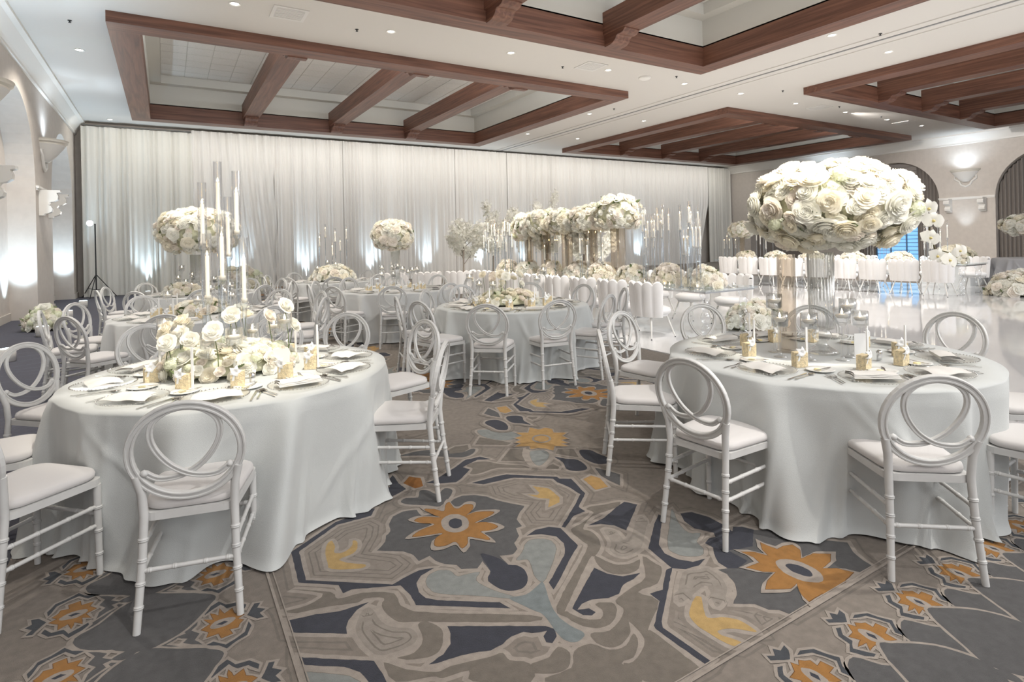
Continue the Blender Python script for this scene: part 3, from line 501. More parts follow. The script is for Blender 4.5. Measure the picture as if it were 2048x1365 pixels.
def lay(mb, shapes, tf, clip, near=True, lw=.021, echo=True, zoff=0):
    st = .022 if near else .07
    P_ = []
    for (col, sm, pts) in shapes:
        q = smooth_poly(pts, 3) if sm else pts
        q = [Vector(tf(*p)) for p in q]
        c = sum(q, Vector((0, 0)))/len(q)
        if not clip(c): continue
        q = [Vector((min(max(p.x, clip.x0), clip.x1), min(max(p.y, clip.y0), clip.y1))) for p in resample(q, st)]
        P_.append((col, q))
    if echo:
        for i, (col, q) in enumerate(P_):
            if col in ('navy', 'slate', 'tan', 'mist', 'yellow', 'teal', 'light'): emit(mb, dilate(q, lw+.034), 'contour', .0002+zoff+i*4e-6, i)
        for i, (col, q) in enumerate(P_):
            if col in ('navy', 'slate', 'tan', 'mist', 'yellow', 'teal', 'light'): emit(mb, dilate(q, lw+.024), 'base', .0005+zoff+i*4e-6, i)
    def grow(q, k):
        c = sum(q, Vector((0, 0)))/len(q); return [c+(p-c)*k for p in q]
    for i, (col, q) in enumerate(P_):
        if col == 'orange' and lw > .025: emit(mb, grow(q, 1.17), 'line', .0008+zoff+i*4e-6, i); emit(mb, grow(q, 1.02), 'rim', .00095+zoff, i)
        elif col != 'line' and col != 'pale': emit(mb, dilate(q, lw), 'line', .0008+zoff+i*4e-6, i)
    for i, (col, q) in enumerate(P_): 
        if col in ('orange', 'gold', 'mist'): emit(mb, dilate(q, .002), {'orange': 'rim', 'gold': 'orange', 'mist': 'tan'}[col], .0011+zoff+i*1.2e-5-5e-6, i)
        zz = .0011+zoff+i*1.2e-5 if col != 'pale' else .00055+zoff
        emit(mb, q, col, zz, i)
        if col in ('pale', 'light') and near:
            for k in range(2 if col == 'light' else 3):
                emit(mb, dilate(q, -.022-.03*k), 'contour', zz+2e-6+k*4e-6, i); emit(mb, dilate(q, -.029-.03*k), col, zz+4e-6+k*4e-6, i)
class Clip:
    def __init__(s, x0, x1, y0, y1): s.x0, s.x1, s.y0, s.y1 = x0, x1, y0, y1
    def __call__(s, c): return s.x0-.3 < c.x < s.x1+.3 and s.y0-.3 < c.y < s.y1+.3
mb = MB()
def quad(x0, y0, x1, y1, z, c): mb.add([(x0, y0, z), (x1, y0, z), (x1, y1, z), (x0, y1, z)], [(0, 1, 2, 3)], CI[c], False)
quad(XL-.6, YF, XR+.7, YB, 0, 'base')
quad(XL-.55, YF, -.70, YB, .0006, 'blue')
for k in range(5): quad(-.70, YF, -.675, YB, .003+k*1e-5, 'line')
fc = Clip(.40, 5.66, 1.42, 23.2)
rot = lambda x, y: (2*2.463-x, 2*3.692-y)
idt = lambda x, y: (x, y)
TX, TY = 4.166, 4.58
for i in (0, 1):
    for j in range(0, 5):
        nr = (j <= 1)
        cl = Clip(max(.40, .38+TX*i), min(5.66, .38+TX*(i+1)), 1.42+TY*j-.0, 1.42+TY*(j+1))
        for kind in (idt, rot):
            tf = (lambda kd: (lambda x, y: (kd(x, y)[0]+TX*i, kd(x, y)[1]+TY*j)))(kind)
            sh = FIELD if kind is idt else [s for s in FIELD if max(p[1] for p in s[2]) < 3.45]
            lay(mb, sh, tf, cl, nr, zoff=0 if kind is idt else .0019)
        for kind in (idt, rot):
            tf = (lambda kd: (lambda x, y: (kd(x, y)[0]+TX*i, kd(x, y)[1]+TY*j)))(kind)
            lay(mb, FLOWERS, tf, cl, nr, .030, False, zoff=.0034)
        tf = lambda x, y: (x+TX*i, y+TY*j)
        lay(mb, CENTRE, tf, cl, nr, .012, False, zoff=.0034)
# flowered guard borders
bl = lambda k: (lambda x, y: (x, y+.412*k))
def rl(k): return lambda x, y: (-.196-x, 5.70-y+.412*k)
for k in range(-6, 22):
    cl = Clip(-.66, .36, YF, YB); nr = k < 6
    lay(mb, BORDER, bl(k), cl, nr, .012, False, zoff=.001+.00002*(k % 7)); lay(mb, BORDER, rl(k), cl, nr, .012, False, zoff=.0016+.00002*(k % 7))
for k in range(-1, 14):
    cl = Clip(.42, 30, -.9, 1.38)
    tb = lambda x, y: (1.909+.375*k-(y-2.651)*.91, 1.175+(x-.165))
    tr2 = lambda x, y: (1.909+.375*k+.19+(y-2.651)*.91, .62-(x-.165))
    lay(mb, BORDER, tb, cl, True, .012, False, zoff=.001+.00002*(k % 7)); lay(mb, BORDER, tr2, cl, k < 4, .012, False, zoff=.0016+.00002*(k % 7))
for a, b in ((.372, .384), (.40, .405)): quad(a, 1.40, b, YB, .0062, 'line')
for a, b in ((1.388, 1.400), (1.416, 1.421)): quad(.39, a, 5.66, b, .0062, 'line')
floor = struct('floor', mb, CM)
mb = MB(); mb.box((5.66, -1.5, .0), (19.2, 13.9, .014), 0)
df = tag(obj('dance_floor', mb.mesh('dance_floor', VINYL)), 'glossy white dance floor laid over the carpet at right', 'floor covering')
# wave lines of the blue side carpet
mb = MB()
for k in range(60):
    y = -1+k*.32; pts = [(-2.5+i*.12, y+.12*math.sin(i*.5+k*1.3)+.05*math.sin(i*1.3+k), .0022) for i in range(15)]
    v = []; f = []
    for (x, yy, z) in pts: v += [(x, yy, z), (x, yy+.018+.012*math.sin(x*9+k), z)]
    mb.add(v, [(2*i, 2*i+2, 2*i+3, 2*i+1) for i in range(14)], 0, False)
swirl = obj('carpet_wave', mb.mesh('carpet_wave', carpet_mat('wave', (.12, .125, .16))), floor, kind='stuff')

# ceiling fixtures
mb = MB(); mb.lathe([(.10, 0), (.10, -.008), (.085, -.012), (.07, .0), (.065, .004)], 20); dl_trim = mb.mesh('trim_ring', TRIMW)
mb = MB(); mb.lathe([(.0, -.003), (.045, -.004), (.062, .0)], 16); dl_lens = mb.mesh('lens', LEDW)
for k, (x, y) in enumerate(DOWN):
    nb = sorted(DOWN, key=lambda q: q[0])
    same = sorted([q for q in DOWN if abs(q[1]-y) < .3], key=lambda q: q[0]); rw = {11.0: 'the middle ceiling band', 6.85: 'the near track band', 15.15: 'the track band level with the left coffer', 15.2: 'the track band level with the left coffer', 15.06: 'the track band level with the left coffer', 19.1: 'the rear track band', 22.7: 'the left rear corner', 7.5: 'the left ceiling margin'}.get(y, 'the ceiling')
    spawn('recessed_light', [('trim_ring', dl_trim, None, None, []), ('lens', dl_lens, None, None, [])], (x, y, ZC-.001), 'small round recessed downlight, %s from left in %s' % (ORD[same.index((x, y))+1], rw), 'ceiling light', 'recessed ceiling downlights')
mb = MB(); mb.box((-.3, -.3, -.015), (.3, .3, 0)); vf = mb.mesh('frame', GRILLE)
mb = MB(); mb.box((-.24, -.01, -.022), (.24, .01, -.014)); vsl = mb.mesh('slat', GRILLE)
for (x, y, lb) in ((2.0, 11.0, 'above the left coffer corner'), (9.0, 10.95, 'between the two left coffers, middle band'), (18.8, 11.0, 'above the rear right coffer'), (24.5, 11.0, 'far right, near the right wall'), (10.9, 11.05, 'beside the round smoke detector')):
    if lb.startswith('beside'):
        mb = MB(); mb.lathe([(.16, 0), (.16, -.03), (.12, -.06), (0, -.065)], 20); one('ceiling_speaker', mb.mesh('ceiling_speaker', TRIMW), (x, y, ZC), 'round white domed ceiling fixture near the big coffer corner', 'ceiling fixture'); continue
    spawn('ceiling_vent', [('frame', vf, None, None, [])]+[('slat', vsl, (0, -.22+j*.055, 0), None, []) for j in range(9)], (x, y, ZC), 'square white ceiling vent '+lb, 'vent', 'ceiling vents')
mb = MB(); mb.lathe([(.035, 0), (.035, -.008), (.012, -.012), (.012, -.035), (.025, -.038), (.025, -.042), (0, -.043)], 10); spk = mb.mesh('sprinkler', BLACK)
for k, (x, y) in enumerate(((3.3, 11.2), (8.4, 11.3), (11.6, 10.6), (13.1, 6.3), (12.6, 14.2), (15.6, 10.2), (19.3, 10.6), (22.4, 10.8), (-1.45, 13.2))):
    one('sprinkler', spk, (x, y, ZC), 'tiny dark sprinkler head, %s from left on the flat ceiling' % ORD[sorted([3.3, 8.4, 11.6, 13.1, 12.6, 15.6, 19.3, 22.4, -1.45]).index(x)+1], 'sprinkler', 'sprinkler heads')
# ------------------------------------------------------------------ templates
def chair_tpl():
    T = []; prof = [(-1.0, -.5), (-1.0, .5), (-.8, .72), (-.45, .72), (-.3, .45), (.3, .45), (.45, .72), (.8, .72), (1.0, .5), (1.0, -.5), (.8, -.72), (.45, -.72), (.3, -.45), (-.3, -.45), (-.45, -.72), (-.8, -.72)]
    tl = math.radians(11); Z0, Y0 = .712, -.245
    pl = lambda u, v: (u, Y0-v*math.sin(tl), Z0+v*math.cos(tl)); nrm = (0, math.cos(tl), math.sin(tl))
    mb = MB(); R_ = .202
    mb.tube([pl(R_*1.03*math.sin(a), R_*math.cos(a)) for a in [2*PI*k/40 for k in range(40)]], .0165, prof=prof, closed=True, normal=nrm, smooth=False); T.append(('back_ring', mb.mesh('back_ring', CHAIR), None, None, []))
    lp = [(-.155, -.083), (-.115, -.112), (-.06, -.116), (0, -.100), (.060, -.058), (.106, .004), (.128, .07), (.118, .13), (.07, .176), (0, .192), (-.07, .176), (-.118, .13), (-.128, .07), (-.106, .004), (-.060, -.058), (0, -.100), (.06, -.116), (.115, -.112), (.155, -.083)]
    sm_ = []
    for i in range(len(lp)-1):
        p0, p1, p2, p3 = (Vector(lp[max(0, min(len(lp)-1, i+d))]) for d in (-1, 0, 1, 2))
        for j in range(3):
            t = j/3; sm_.append(.5*((2*p1)+(p2-p0)*t+(2*p0-5*p1+4*p2-p3)*t*t+(3*p1-p0-3*p2+p3)*t**3))
    sm_.append(Vector(lp[-1])); mb = MB(); N_ = len(sm_)
    mb.tube([tuple(Vector(pl(q.x, q.y))+Vector(nrm)*(.004*math.cos(2*PI*i/(N_-1)*.5))) for i, q in enumerate(sm_)], .0115, prof=prof, normal=nrm, smooth=False)
    for s in (-1, 1): mb.lathe([(0, -.016), (.012, -.010), (.016, 0), (.012, .010), (0, .016)], 8, pl(s*.158, -.082))
    T.append(('back_loop', mb.mesh('back_loop', CHAIR), None, None, []))
    # seat frame and cushion
    def outline(fw, rw, d, r, n=5):
        pts = []; cs = [(fw/2, d/2), (-fw/2, d/2), (-rw/2, -d/2), (rw/2, -d/2)]
        for k, (x, y) in enumerate(cs):
            a0 = k*PI/2; ccx = x-math.copysign(r, x); ccy = y-math.copysign(r, y)
            for j in range(n+1): a = a0+PI/2*j/n; pts.append((ccx+r*math.cos(a), ccy+r*math.sin(a)))
        return pts
    o1 = outline(.42, .36, .41, .05); mb = MB(); mb.prism(o1, .425, .458); T.append(('seat_frame', mb.mesh('seat_frame', CHAIR), None, None, []))
    o2 = outline(.41, .36, .40, .085); mb = MB(); n = len(o2); v = []; lv = [(.95, .460), (1.0, .467), (1.005, .480), (.985, .493), (.93, .501), (.7, .508), (.35, .511)]
    for (s, z) in lv: v += [(x*s, y*s+.002, z) for x, y in o2]
    f = [(j*n+i, j*n+(i+1) % n, (j+1)*n+(i+1) % n, (j+1)*n+i) for j in range(len(lv)-1) for i in range(n)]; f.append(tuple(range((len(lv)-1)*n, len(lv)*n))); mb.add(v, f)
    T.append(('seat_cushion', mb.mesh('seat_cushion', CUSH), None, None, []))
    def bam(p, r, marks):
        # path with radius bumps (turned rings) at the marks
        P_ = []; Rr = []; L_ = [0]
        for i in range(1, len(p)): L_.append(L_[-1]+(Vector(p[i])-Vector(p[i-1])).length)
        def at(s):
            s = max(0, min(L_[-1], s))
            for i in range(1, len(p)):
                if s <= L_[i]+1e-9: t = (s-L_[i-1])/(L_[i]-L_[i-1]); return Vector(p[i-1]).lerp(Vector(p[i]), t)
            return Vector(p[-1])
        st = sorted([(l, 1) for l in L_]+[(.006, 1)]+[(q+d, k) for q in marks for d, k in ((-.012, 1), (-.0065, 1), (-.0045, 1.22), (-.0015, 1.22), (0, 1.02), (.0015, 1.22), (.0045, 1.22), (.0065, 1), (.012, 1))])
        rr_ = r if isinstance(r, tuple) else (r, r)
        for s, k in st:
            if 0 <= s <= L_[-1]: P_.append(at(s)); Rr.append((rr_[0]+(rr_[1]-rr_[0])*s/L_[-1])*k)
        mb = MB(); mb.tube(P_, Rr, 10, normal=(1, 0, .01) if abs((P_[-1]-P_[0]).normalized().x) < .5 else (0, 0, 1)); return mb
    for s in (-1, 1):
        T.append(('leg', bam([(s*.19, -.255, 0), (s*.174, -.22, .28), (s*.169, -.205, .45), (s*.174, -.212, .55), (s*.190, -.226, .625)], (.0145, .0185), [.10+.0, .19, .28, .36]).mesh('rear_leg', CHAIR), None, None, []))
        T.append(('leg', bam([(s*.197, .178, 0), (s*.193, .175, .43)], (.0135, .0175), [.10, .21, .32]).mesh('front_leg', CHAIR), None, None, []))
        for z in (.235, .325): T.append(('stretcher', bam([(s*(.177), -.218, z-.005), (s*.193, .175, z)], .0095, [.03, .13, .26, .36]).mesh('side_stretcher', CHAIR), None, None, []))
    T.append(('stretcher', bam([(-.177, -.226, .235), (.177, -.226, .235)], .0095, [.03, .12, .235, .32]).mesh('rear_stretcher', CHAIR), None, None, []))
    T.append(('stretcher', bam([(-.193, .175, .29), (.193, .175, .29)], .0095, [.03, .12, .26, .35]).mesh('front_stretcher', CHAIR), None, None, []))
    return T
CH = chair_tpl()
def scallop_tpl():
    T = []; n = 5; mb = MB()
    def back(u, v, off):
        a = math.radians(-62+124*u); R_ = .30+off+.03*v; lobe = abs(math.sin(PI*n*u))**.6
        top = .80+.055*lobe
        bul = (.022*lobe) * (1 if off > 0 else -1)
        z = .33+(top-.33)*v
        e = 1-(abs(2*v-1)**8)*.5
        return ((R_+bul*e)*math.sin(a)*1.10, .10-(R_+bul*e)*math.cos(a), z)
    mb.grid(lambda u, v: back(u, v, .03), 40, 8); mb.grid(lambda u, v: back(1-u, v, -.025), 40, 8)
    # close the rim
    mb.grid(lambda u, v: tuple(Vector(back(u, 1, .03)).lerp(Vector(back(u, 1, -.025)), v)+Vector((0, 0, .02*math.sin(PI*v)))), 40, 4)
    for uu in (0, 1): mb.grid(lambda u, v: tuple(Vector(back(uu, u, .03)).lerp(Vector(back(uu, u, -.025)), v)), 8, 3)
    T.append(('backrest', mb.mesh('channelled_back', VELVET), None, None, []))
    mb = MB(); mb.lathe([(0, .36), (.24, .36), (.27, .385), (.275, .42), (.26, .455), (.2, .475), (0, .48)], 24, (0, .04, 0), sx=1.08, sy=1); T.append(('seat', mb.mesh('round_seat', VELVET), None, None, []))
    mb = MB(); mb.lathe([(0, .33), (.25, .33), (.26, .36), (0, .36)], 24, (0, .02, 0)); T.append(('seat_frame', mb.mesh('seat_base', VELVET), None, None, []))
    tip = MB(); tip.lathe([(0, 0), (.009, 0), (.010, .012), (0, .012)], 8); tipm = tip.mesh('foot', BLACK)
    for sx in (-1, 1):
        for sy in (-1, 1):
            mb = MB(); mb.tube([(sx*.25, .02+sy*.25, .012), (sx*.16, .02+sy*.16, .34)], [.010, .017], 8)
            T.append(('leg', mb.mesh('splayed_leg', TRIMW), None, None, [('foot', tipm, (sx*.25, .02+sy*.25, 0), None)]))
    return T
SC = scallop_tpl()
# ---- flowers
def rose_mesh(name, m_, layers, gu=3, gv=3, seed=0, core=True):
    R_ = random.Random(seed); mb = MB()
    for (n, r0, r1, z0, z1, span, curl) in layers:
        off = R_.uniform(0, 6.28)
        for k in range(n):
            a0 = off+2*PI*k/n+R_.uniform(-.15, .15); rs = R_.uniform(.9, 1.1); zs = R_.uniform(.93, 1.07)
            def fn(u, v):
                s = (u-.5)*2; a = a0+s*span/2
                r = (r0+(r1-r0)*math.sin(v*PI/2*.95)**1.1)*rs; z = z0+(z1-z0)*v*zs
                if v > .6: r += curl*(v-.6)/.4*(1-.3*s*s); z -= curl*.55*((v-.6)/.4)**2
                z -= .10*(s*s)*(v**2); r *= 1-.10*s*s*v
                return (r*math.cos(a), r*math.sin(a), z)
            mb.grid(fn, gu, gv)
    mb.lathe([(0, -.15), (.35, -.1), (.6, .08), (.55, .3), (.3, .5), (0, .6)], 8)
    return mb.mesh(name, m_)
LAY_A = [(5, .3, .95, .0, .42, 1.5, .16), (5, .3, .84, .02, .56, 1.6, .12), (5, .28, .69, .05, .67, 1.55, .09), (5, .24, .54, .1, .75, 1.55, .06), (4, .22, .42, .2, .79, 1.7, .035), (3, .16, .30, .3, .77, 1.9, .02), (3, .08, .17, .4, .73, 2.0, 0)]
LAY_B = [(6, .3, 1.05, .0, .34, 1.35, .18), (6, .3, .9, .02, .46, 1.4, .14), (5, .26, .72, .05, .58, 1.55, .10), (5, .22, .56, .1, .68, 1.5, .07), (5, .2, .42, .2, .73, 1.4, .04), (3, .14, .28, .3, .71, 1.9, .02), (3, .07, .15, .4, .67, 2.0, 0)]
LAY_C = [(5, .3, .98, .0, .42, 1.5, .14), (5, .28, .7, .05, .62, 1.6, .09), (4, .2, .45, .1, .74, 1.8, .04), (3, .1, .22, .3, .80, 2.1, .0)]
ROSES = [rose_mesh('rose', mm, ly, 3, 3, i) for i, (mm, ly) in enumerate(((ROSE_A, LAY_A), (ROSE_B, LAY_A), (ROSE_A, LAY_B), (ROSE_C, LAY_A), (ROSE_B, LAY_B), (ROSE_A, LAY_A)))]
ROSEF = [rose_mesh('rose', mm, LAY_C, 2, 2, 20+i) for i, mm in enumerate((ROSE_A, ROSE_B, ROSE_A, ROSE_C))]
def hyd_mesh():
    R_ = random.Random(5); mb = MB()
    for k in range(34):
        z = R_.uniform(-.1, 1); a = R_.uniform(0, 6.28); r = math.sqrt(max(0, 1-z*z)); c = Vector((r*math.cos(a), r*math.sin(a), z))*.78; nn = c.normalized()
        t = nn.cross(Vector((.3, .5, .8))).normalized(); b = nn.cross(t)
        for q in range(4):
            an = q*PI/2+a; d = t*math.cos(an)+b*math.sin(an); e = nn.cross(d)
            mb.add([tuple(c), tuple(c+d*.14+e*.09+nn*.05), tuple(c+d*.25+nn*.03), tuple(c+d*.14-e*.09+nn*.05)], [(0, 1, 2, 3)])
    mb.lathe([(0, -.3), (.5, -.2), (.72, .1), (.62, .45), (.3, .68), (0, .74)], 10); return mb.mesh('hydrangea', HYD)
HYDM = hyd_mesh()
mb = MB(); mb.grid(lambda u, v: ((u-.5)*.55*math.sin(PI*min(1, v*1.02))**.8, v, .12*math.sin(v*3)-.25*abs(u-.5)), 4, 6); LEAF = mb.mesh('leaf', GREEN)
def put_on(parent, name, me, pos, nrm, s, spin, R_=rnd):
    q = Vector(nrm).to_track_quat('Z', 'Y').to_matrix().to_4x4()
    o = bpy.data.objects.new(name, me); C.objects.link(o); o.parent = parent
    o.matrix_local = Matrix.Translation(pos) @ q @ Matrix.Rotation(spin, 4, 'Z') @ Matrix.Diagonal((s, s, s, 1)); return o
def blob_arr(name, loc, label, cat, group, ell, n, size, meshes, seed=1, zmin=-1.0, core=.84, leaves=12, hyd=0, jit=.12, sq=1.0):
    """a mound of blooms on an ellipsoid (rx, ry, rz); zmin cuts its underside"""
    R_ = random.Random(seed); t = thing(name, loc, label, cat, group); rx, ry, rz = ell
    mb = MB(); zz = [max(zmin, -1)+(1-max(zmin, -1))*k/7 for k in range(8)]
    mb.lathe([(0, zz[0]*core*rz)]+[(core*math.sqrt(max(0, 1-z*z)), z*core*rz) for z in zz], 20, sx=rx, sy=ry); obj('foliage_core', mb.mesh('foliage_core', MOSS), t)
    ga = PI*(3-math.sqrt(5)); k = 0
    for i in range(n):
        z = 1-(1-zmin)*(i+.5)/n; a = i*ga+R_.uniform(-.12, .12); r = math.sqrt(max(0, 1-z*z))
        d = Vector((r*math.cos(a), r*math.sin(a), z)); s = size*R_.choice((.62, .8, .95, 1.0, 1.15, 1.25)); k_ = R_.uniform(1-jit, 1+jit*.5)
        if sq != 1: # flatter top, fuller flanks
            r2 = r**sq; d = Vector((r2*math.cos(a), r2*math.sin(a), math.copysign(abs(z)**(1/ (1+.35)), z)))
        pos = Vector((d.x*rx, d.y*ry, d.z*rz))*k_*.93; nn = Vector((d.x/rx, d.y/ry, d.z/rz)).normalized()+Vector((R_.uniform(-.3, .3),)*1+(R_.uniform(-.3, .3), R_.uniform(-.3, .3)))
        if hyd and R_.random() < hyd: put_on(t, 'hydrangea', HYDM, pos, nn, s*.85, 0)
        else: put_on(t, 'rose', R_.choice(meshes), pos-nn.normalized()*s*.15, nn, s, R_.uniform(0, 6.28))
    for i in range(leaves):
        z = R_.uniform(max(zmin, -.8), .9); a = R_.uniform(0, 6.28); r = math.sqrt(1-z*z); d = Vector((r*math.cos(a)*rx, r*math.sin(a)*ry, z*rz))*.9
        put_on(t, 'leaf', LEAF, d, Vector((d.x, d.y, d.z+.1)).cross(Vector((R_.uniform(-1, 1), R_.uniform(-1, 1), .2))).normalized(), size*1.3, R_.uniform(0, 6.28))
    return t
# ---- tableware
mb = MB(); mb.lathe([(0, .006), (.10, .006), (.125, .010), (.158, .014), (.163, .015), (.163, .012), (.12, .004), (0, .001)], 40)
ch_disc = mb.mesh('charger_disc', PLATEG)
mb = MB()
for k in range(52):
    a = 2*PI*k/52; mb.lathe([(0, -.0042), (.0040, 0), (0, .0042)], 4, (.163*math.cos(a), .163*math.sin(a), .0155))
ch_bead = mb.mesh('beaded_rim', STEEL); CHG = [('plate', ch_disc, None, None, []), ('beaded_rim', ch_bead, None, None, [])]
mb = MB()
for k, (w_, l_) in enumerate(((.235, .115), (.23, .108), (.222, .10))):
    z = .018+k*.0065
    mb.grid(lambda u, v: ((u-.5)*w_+.004*k*math.sin(v*5), (v-.5)*l_+.006*k, z+.0045*math.sin(PI*v)+.002*math.sin(u*9+k)), 8, 5)
    mb.grid(lambda u, v: ((u-.5)*w_, -l_/2-.004*math.sin(PI*v)+.006*k, z-.006+.006*v), 8, 2); mb.grid(lambda u, v: ((.5-u)*w_, l_/2+.006*k, z-.006+.006*v), 8, 1)
NAP1 = mb.mesh('napkin', NAP)
mb = MB(); mb.grid(lambda u, v: ((u-.5)*.25*(1-.35*v), (v-.5)*.17, .016+.022*math.sin(PI*v)*(1-.4*abs(2*u-1))+.003*math.sin(12*u)), 10, 6); mb.grid(lambda u, v: ((u-.5)*.2+.02, (v-.5)*.12-.02, .014+.012*math.sin(PI*v)), 8, 4); NAP2 = mb.mesh('napkin', NAP)
mb = MB(); mb.lathe([(0, .004), (.05, .004), (.06, .007), (.078, .012), (.078, .010), (.055, .002), (0, .001)], 28); bp = mb.mesh('plate', mat('white_china', (.74, .74, .72), .25))
mb = MB(); mb.lathe([(0, .004), (.020, .004), (.018, .012), (0, .014)], 10, (-.012, .005, 0)); bt = mb.mesh('butter_pat', BUTTER)
BREAD = [('plate', bp, None, None, []), ('butter_pat', bt, None, None, [])]
def flat_obj(pts, name, bend=0, th=.0018):
    mb = MB(); mb.prism(pts, 0, th, tf=lambda x, y, z: (x, y, z+.003+bend*max(0, (y-.04))**2*60), smooth=False); return mb.mesh(name, STEEL)
fork = [(-.0045, -.10), (.0045, -.10), (.003, -.02), (.0025, .035), (.011, .045), (.0125, .095), (.0095, .095), (.0085, .055), (.006, .055), (.0055, .095), (.0025, .095), (.002, .055), (-.002, .055), (-.0025, .095), (-.0055, .095), (-.006, .055), (-.0085, .055), (-.0095, .095), (-.0125, .095), (-.011, .045), (-.0025, .035), (-.003, -.02)]
knife = [(-.005, -.11), (.005, -.11), (.0045, -.005), (.009, .01), (.0095, .09), (.004, .115), (-.002, .118), (-.0035, .0)]
FORK = flat_obj(fork, 'fork', .02); KNIFE = flat_obj(knife, 'knife'); BKNIFE = flat_obj([(x*.9, y*.68) for x, y in knife], 'butter_knife')
mb = MB(); mb.prism([(-.0045, -.10), (.0045, -.10), (.0028, .05), (-.0028, .05)], .003, .005); mb.grid(lambda u, v: ((u-.5)*.036*math.sin(PI*min(.97, max(.06, v))), .045+v*.058, .0045-.007*math.sin(PI*v)*(1-(2*u-1)**2)+.004), 6, 8); SPOON = mb.mesh('spoon', STEEL)
# gold favour box with bow, flower and slim stick
mb = MB(); mb.box((-.036, -.026, 0), (.036, .026, .088)); fb = mb.mesh('box', GOLD)
mb = MB()
for k in range(5):
    a = 2*PI*k/5; c = Vector((-.01, -.028, .094)); d = Vector((math.cos(a), .15, math.sin(a)))
    mb.grid(lambda u, v: tuple(c+d*.036*v+Vector((-d.z, 0, d.x))*(u-.5)*.026*math.sin(PI*min(v+.1, 1))+Vector((0, -.016*math.sin(PI*v), 0))), 3, 4)
mb.grid(lambda u, v: (-.012+.012*(u-.5)-.012*v, -.0275-.003*math.sin(4*v), .09-.055*v), 2, 4); fbow = mb.mesh('ribbon_bow', CARD)
mb = MB(); mb.box((.040, -.004, 0), (.052, .004, .235)); fst = mb.mesh('stick', CARD)
FAV = [('box', fb, None, None, []), ('ribbon_bow', fbow, None, None, []), ('slim_card', fst, None, None, [])]; FAVN = FAV[:2]
# candles
def flame_mesh(s, m_): mb = MB(); mb.lathe([(0, 0), (.0045*s, .004*s), (.005*s, .010*s), (.0025*s, .018*s), (0, .026*s)], 8); return mb.mesh('flame', m_)
FL1 = flame_mesh(1.25, FLAME); FL2 = flame_mesh(1.35, FLAMEW)
def taper_stand(h, ch=.42, rs=.013, rc=.027):
    """rod with a glass chimney holding a taper candle; h = height of the chimney's foot"""
    mb = MB(); mb.lathe([(0, 0), (.045, 0), (.045, .008), (.015, .014), (rs, .03), (rs, h-.03), (.022, h-.015), (.028, h)], 14); rod = mb.mesh('rod', RODG)
    mb = MB(); mb.lathe([(0, h), (rc, h), (rc, h+.05), (rc, h+ch), (rc-.0025, h+ch), (rc-.0025, h+.004), (0, h+.004)], 18); chm = mb.mesh('chimney', GLASS)
    mb = MB(); mb.lathe([(0, h+.006), (.017, h+.006), (.019, h+.03), (.012, h+.034), (.0115, h+ch*.66), (.004, h+ch*.67), (0, h+ch*.67)], 12); cd = mb.mesh('taper_candle', WAX)
    return [('rod', rod, None, None, []), ('chimney', chm, None, None, []), ('taper_candle', cd, None, None, [('flame', FL1, (0, 0, h+ch*.67), None)])]
def float_stand(h, rb=.046):
    mb = MB(); mb.lathe([(0, 0), (.042, 0), (.043, .004), (.012, .012), (.0075, .03), (.0065, h*.6), (.010, h-.03), (.022, h-.01), (rb, h), (rb, h+.095), (rb-.002, h+.095), (rb-.002, h+.003), (0, h+.003)], 20); g = mb.mesh('glass', GLASS2)
    mb = MB(); mb.lathe([(0, h+.03), (.026, h+.03), (.037, h+.042), (.037, h+.052), (.01, h+.056), (0, h+.056)], 18); c_ = mb.mesh('floating_candle', WAX)
    mb = MB(); mb.lathe([(rb-.003, h+.004), (rb-.003, h+.042), (0, h+.042)], 18); wt = mb.mesh('water', GLASS)
    return [('glass', g, None, None, []), ('water', wt, None, None, []), ('floating_candle', c_, None, None, [('flame', FL2, (0, 0, h+.056), None)])]
mb = MB(); mb.lathe([(0, 0), (.028, 0), (.034, .05), (.032, .05), (.026, .003), (0, .003)], 12); vg = mb.mesh('glass', GLASS2)
mb = MB(); mb.lathe([(0, .004), (.021, .004), (.021, .022), (0, .022)], 10); vc = mb.mesh('wax', WAX)
VOT = [('glass', vg, None, None, []), ('wax', vc, None, None, [('flame', FL2, (0, 0, .022), None)])]
mb = MB(); mb.lathe([(0, 0), (.032, 0), (.030, .003), (.005, .008), (.004, .075), (.012, .09), (.032, .12), (.036, .16), (.030, .20)], 12); GOB = mb.mesh('stemmed_glass', GLASS)
def shaker(cm):
    mb = MB(); mb.lathe([(.017, 0), (.018, .004), (.016, .045)], 8); g = mb.mesh('glass', GLASS2); mb = MB(); mb.lathe([(0, .003), (.014, .003), (.014, .035), (0, .035)], 8); f = mb.mesh('filling', cm); mb = MB(); mb.lathe([(.018, .045), (.018, .058), (.008, .066), (0, .066)], 10); l_ = mb.mesh('lid', CHROME)
    return [('glass', g, None, None, []), ('filling', f, None, None, []), ('lid', l_, None, None, [])]
SALT = shaker(CARD); PEP = shaker(PEPPER)
mb = MB(); mb.box((-.05, -.002, .0), (.05, .002, .15)); CARDM = mb.mesh('card', CARD)
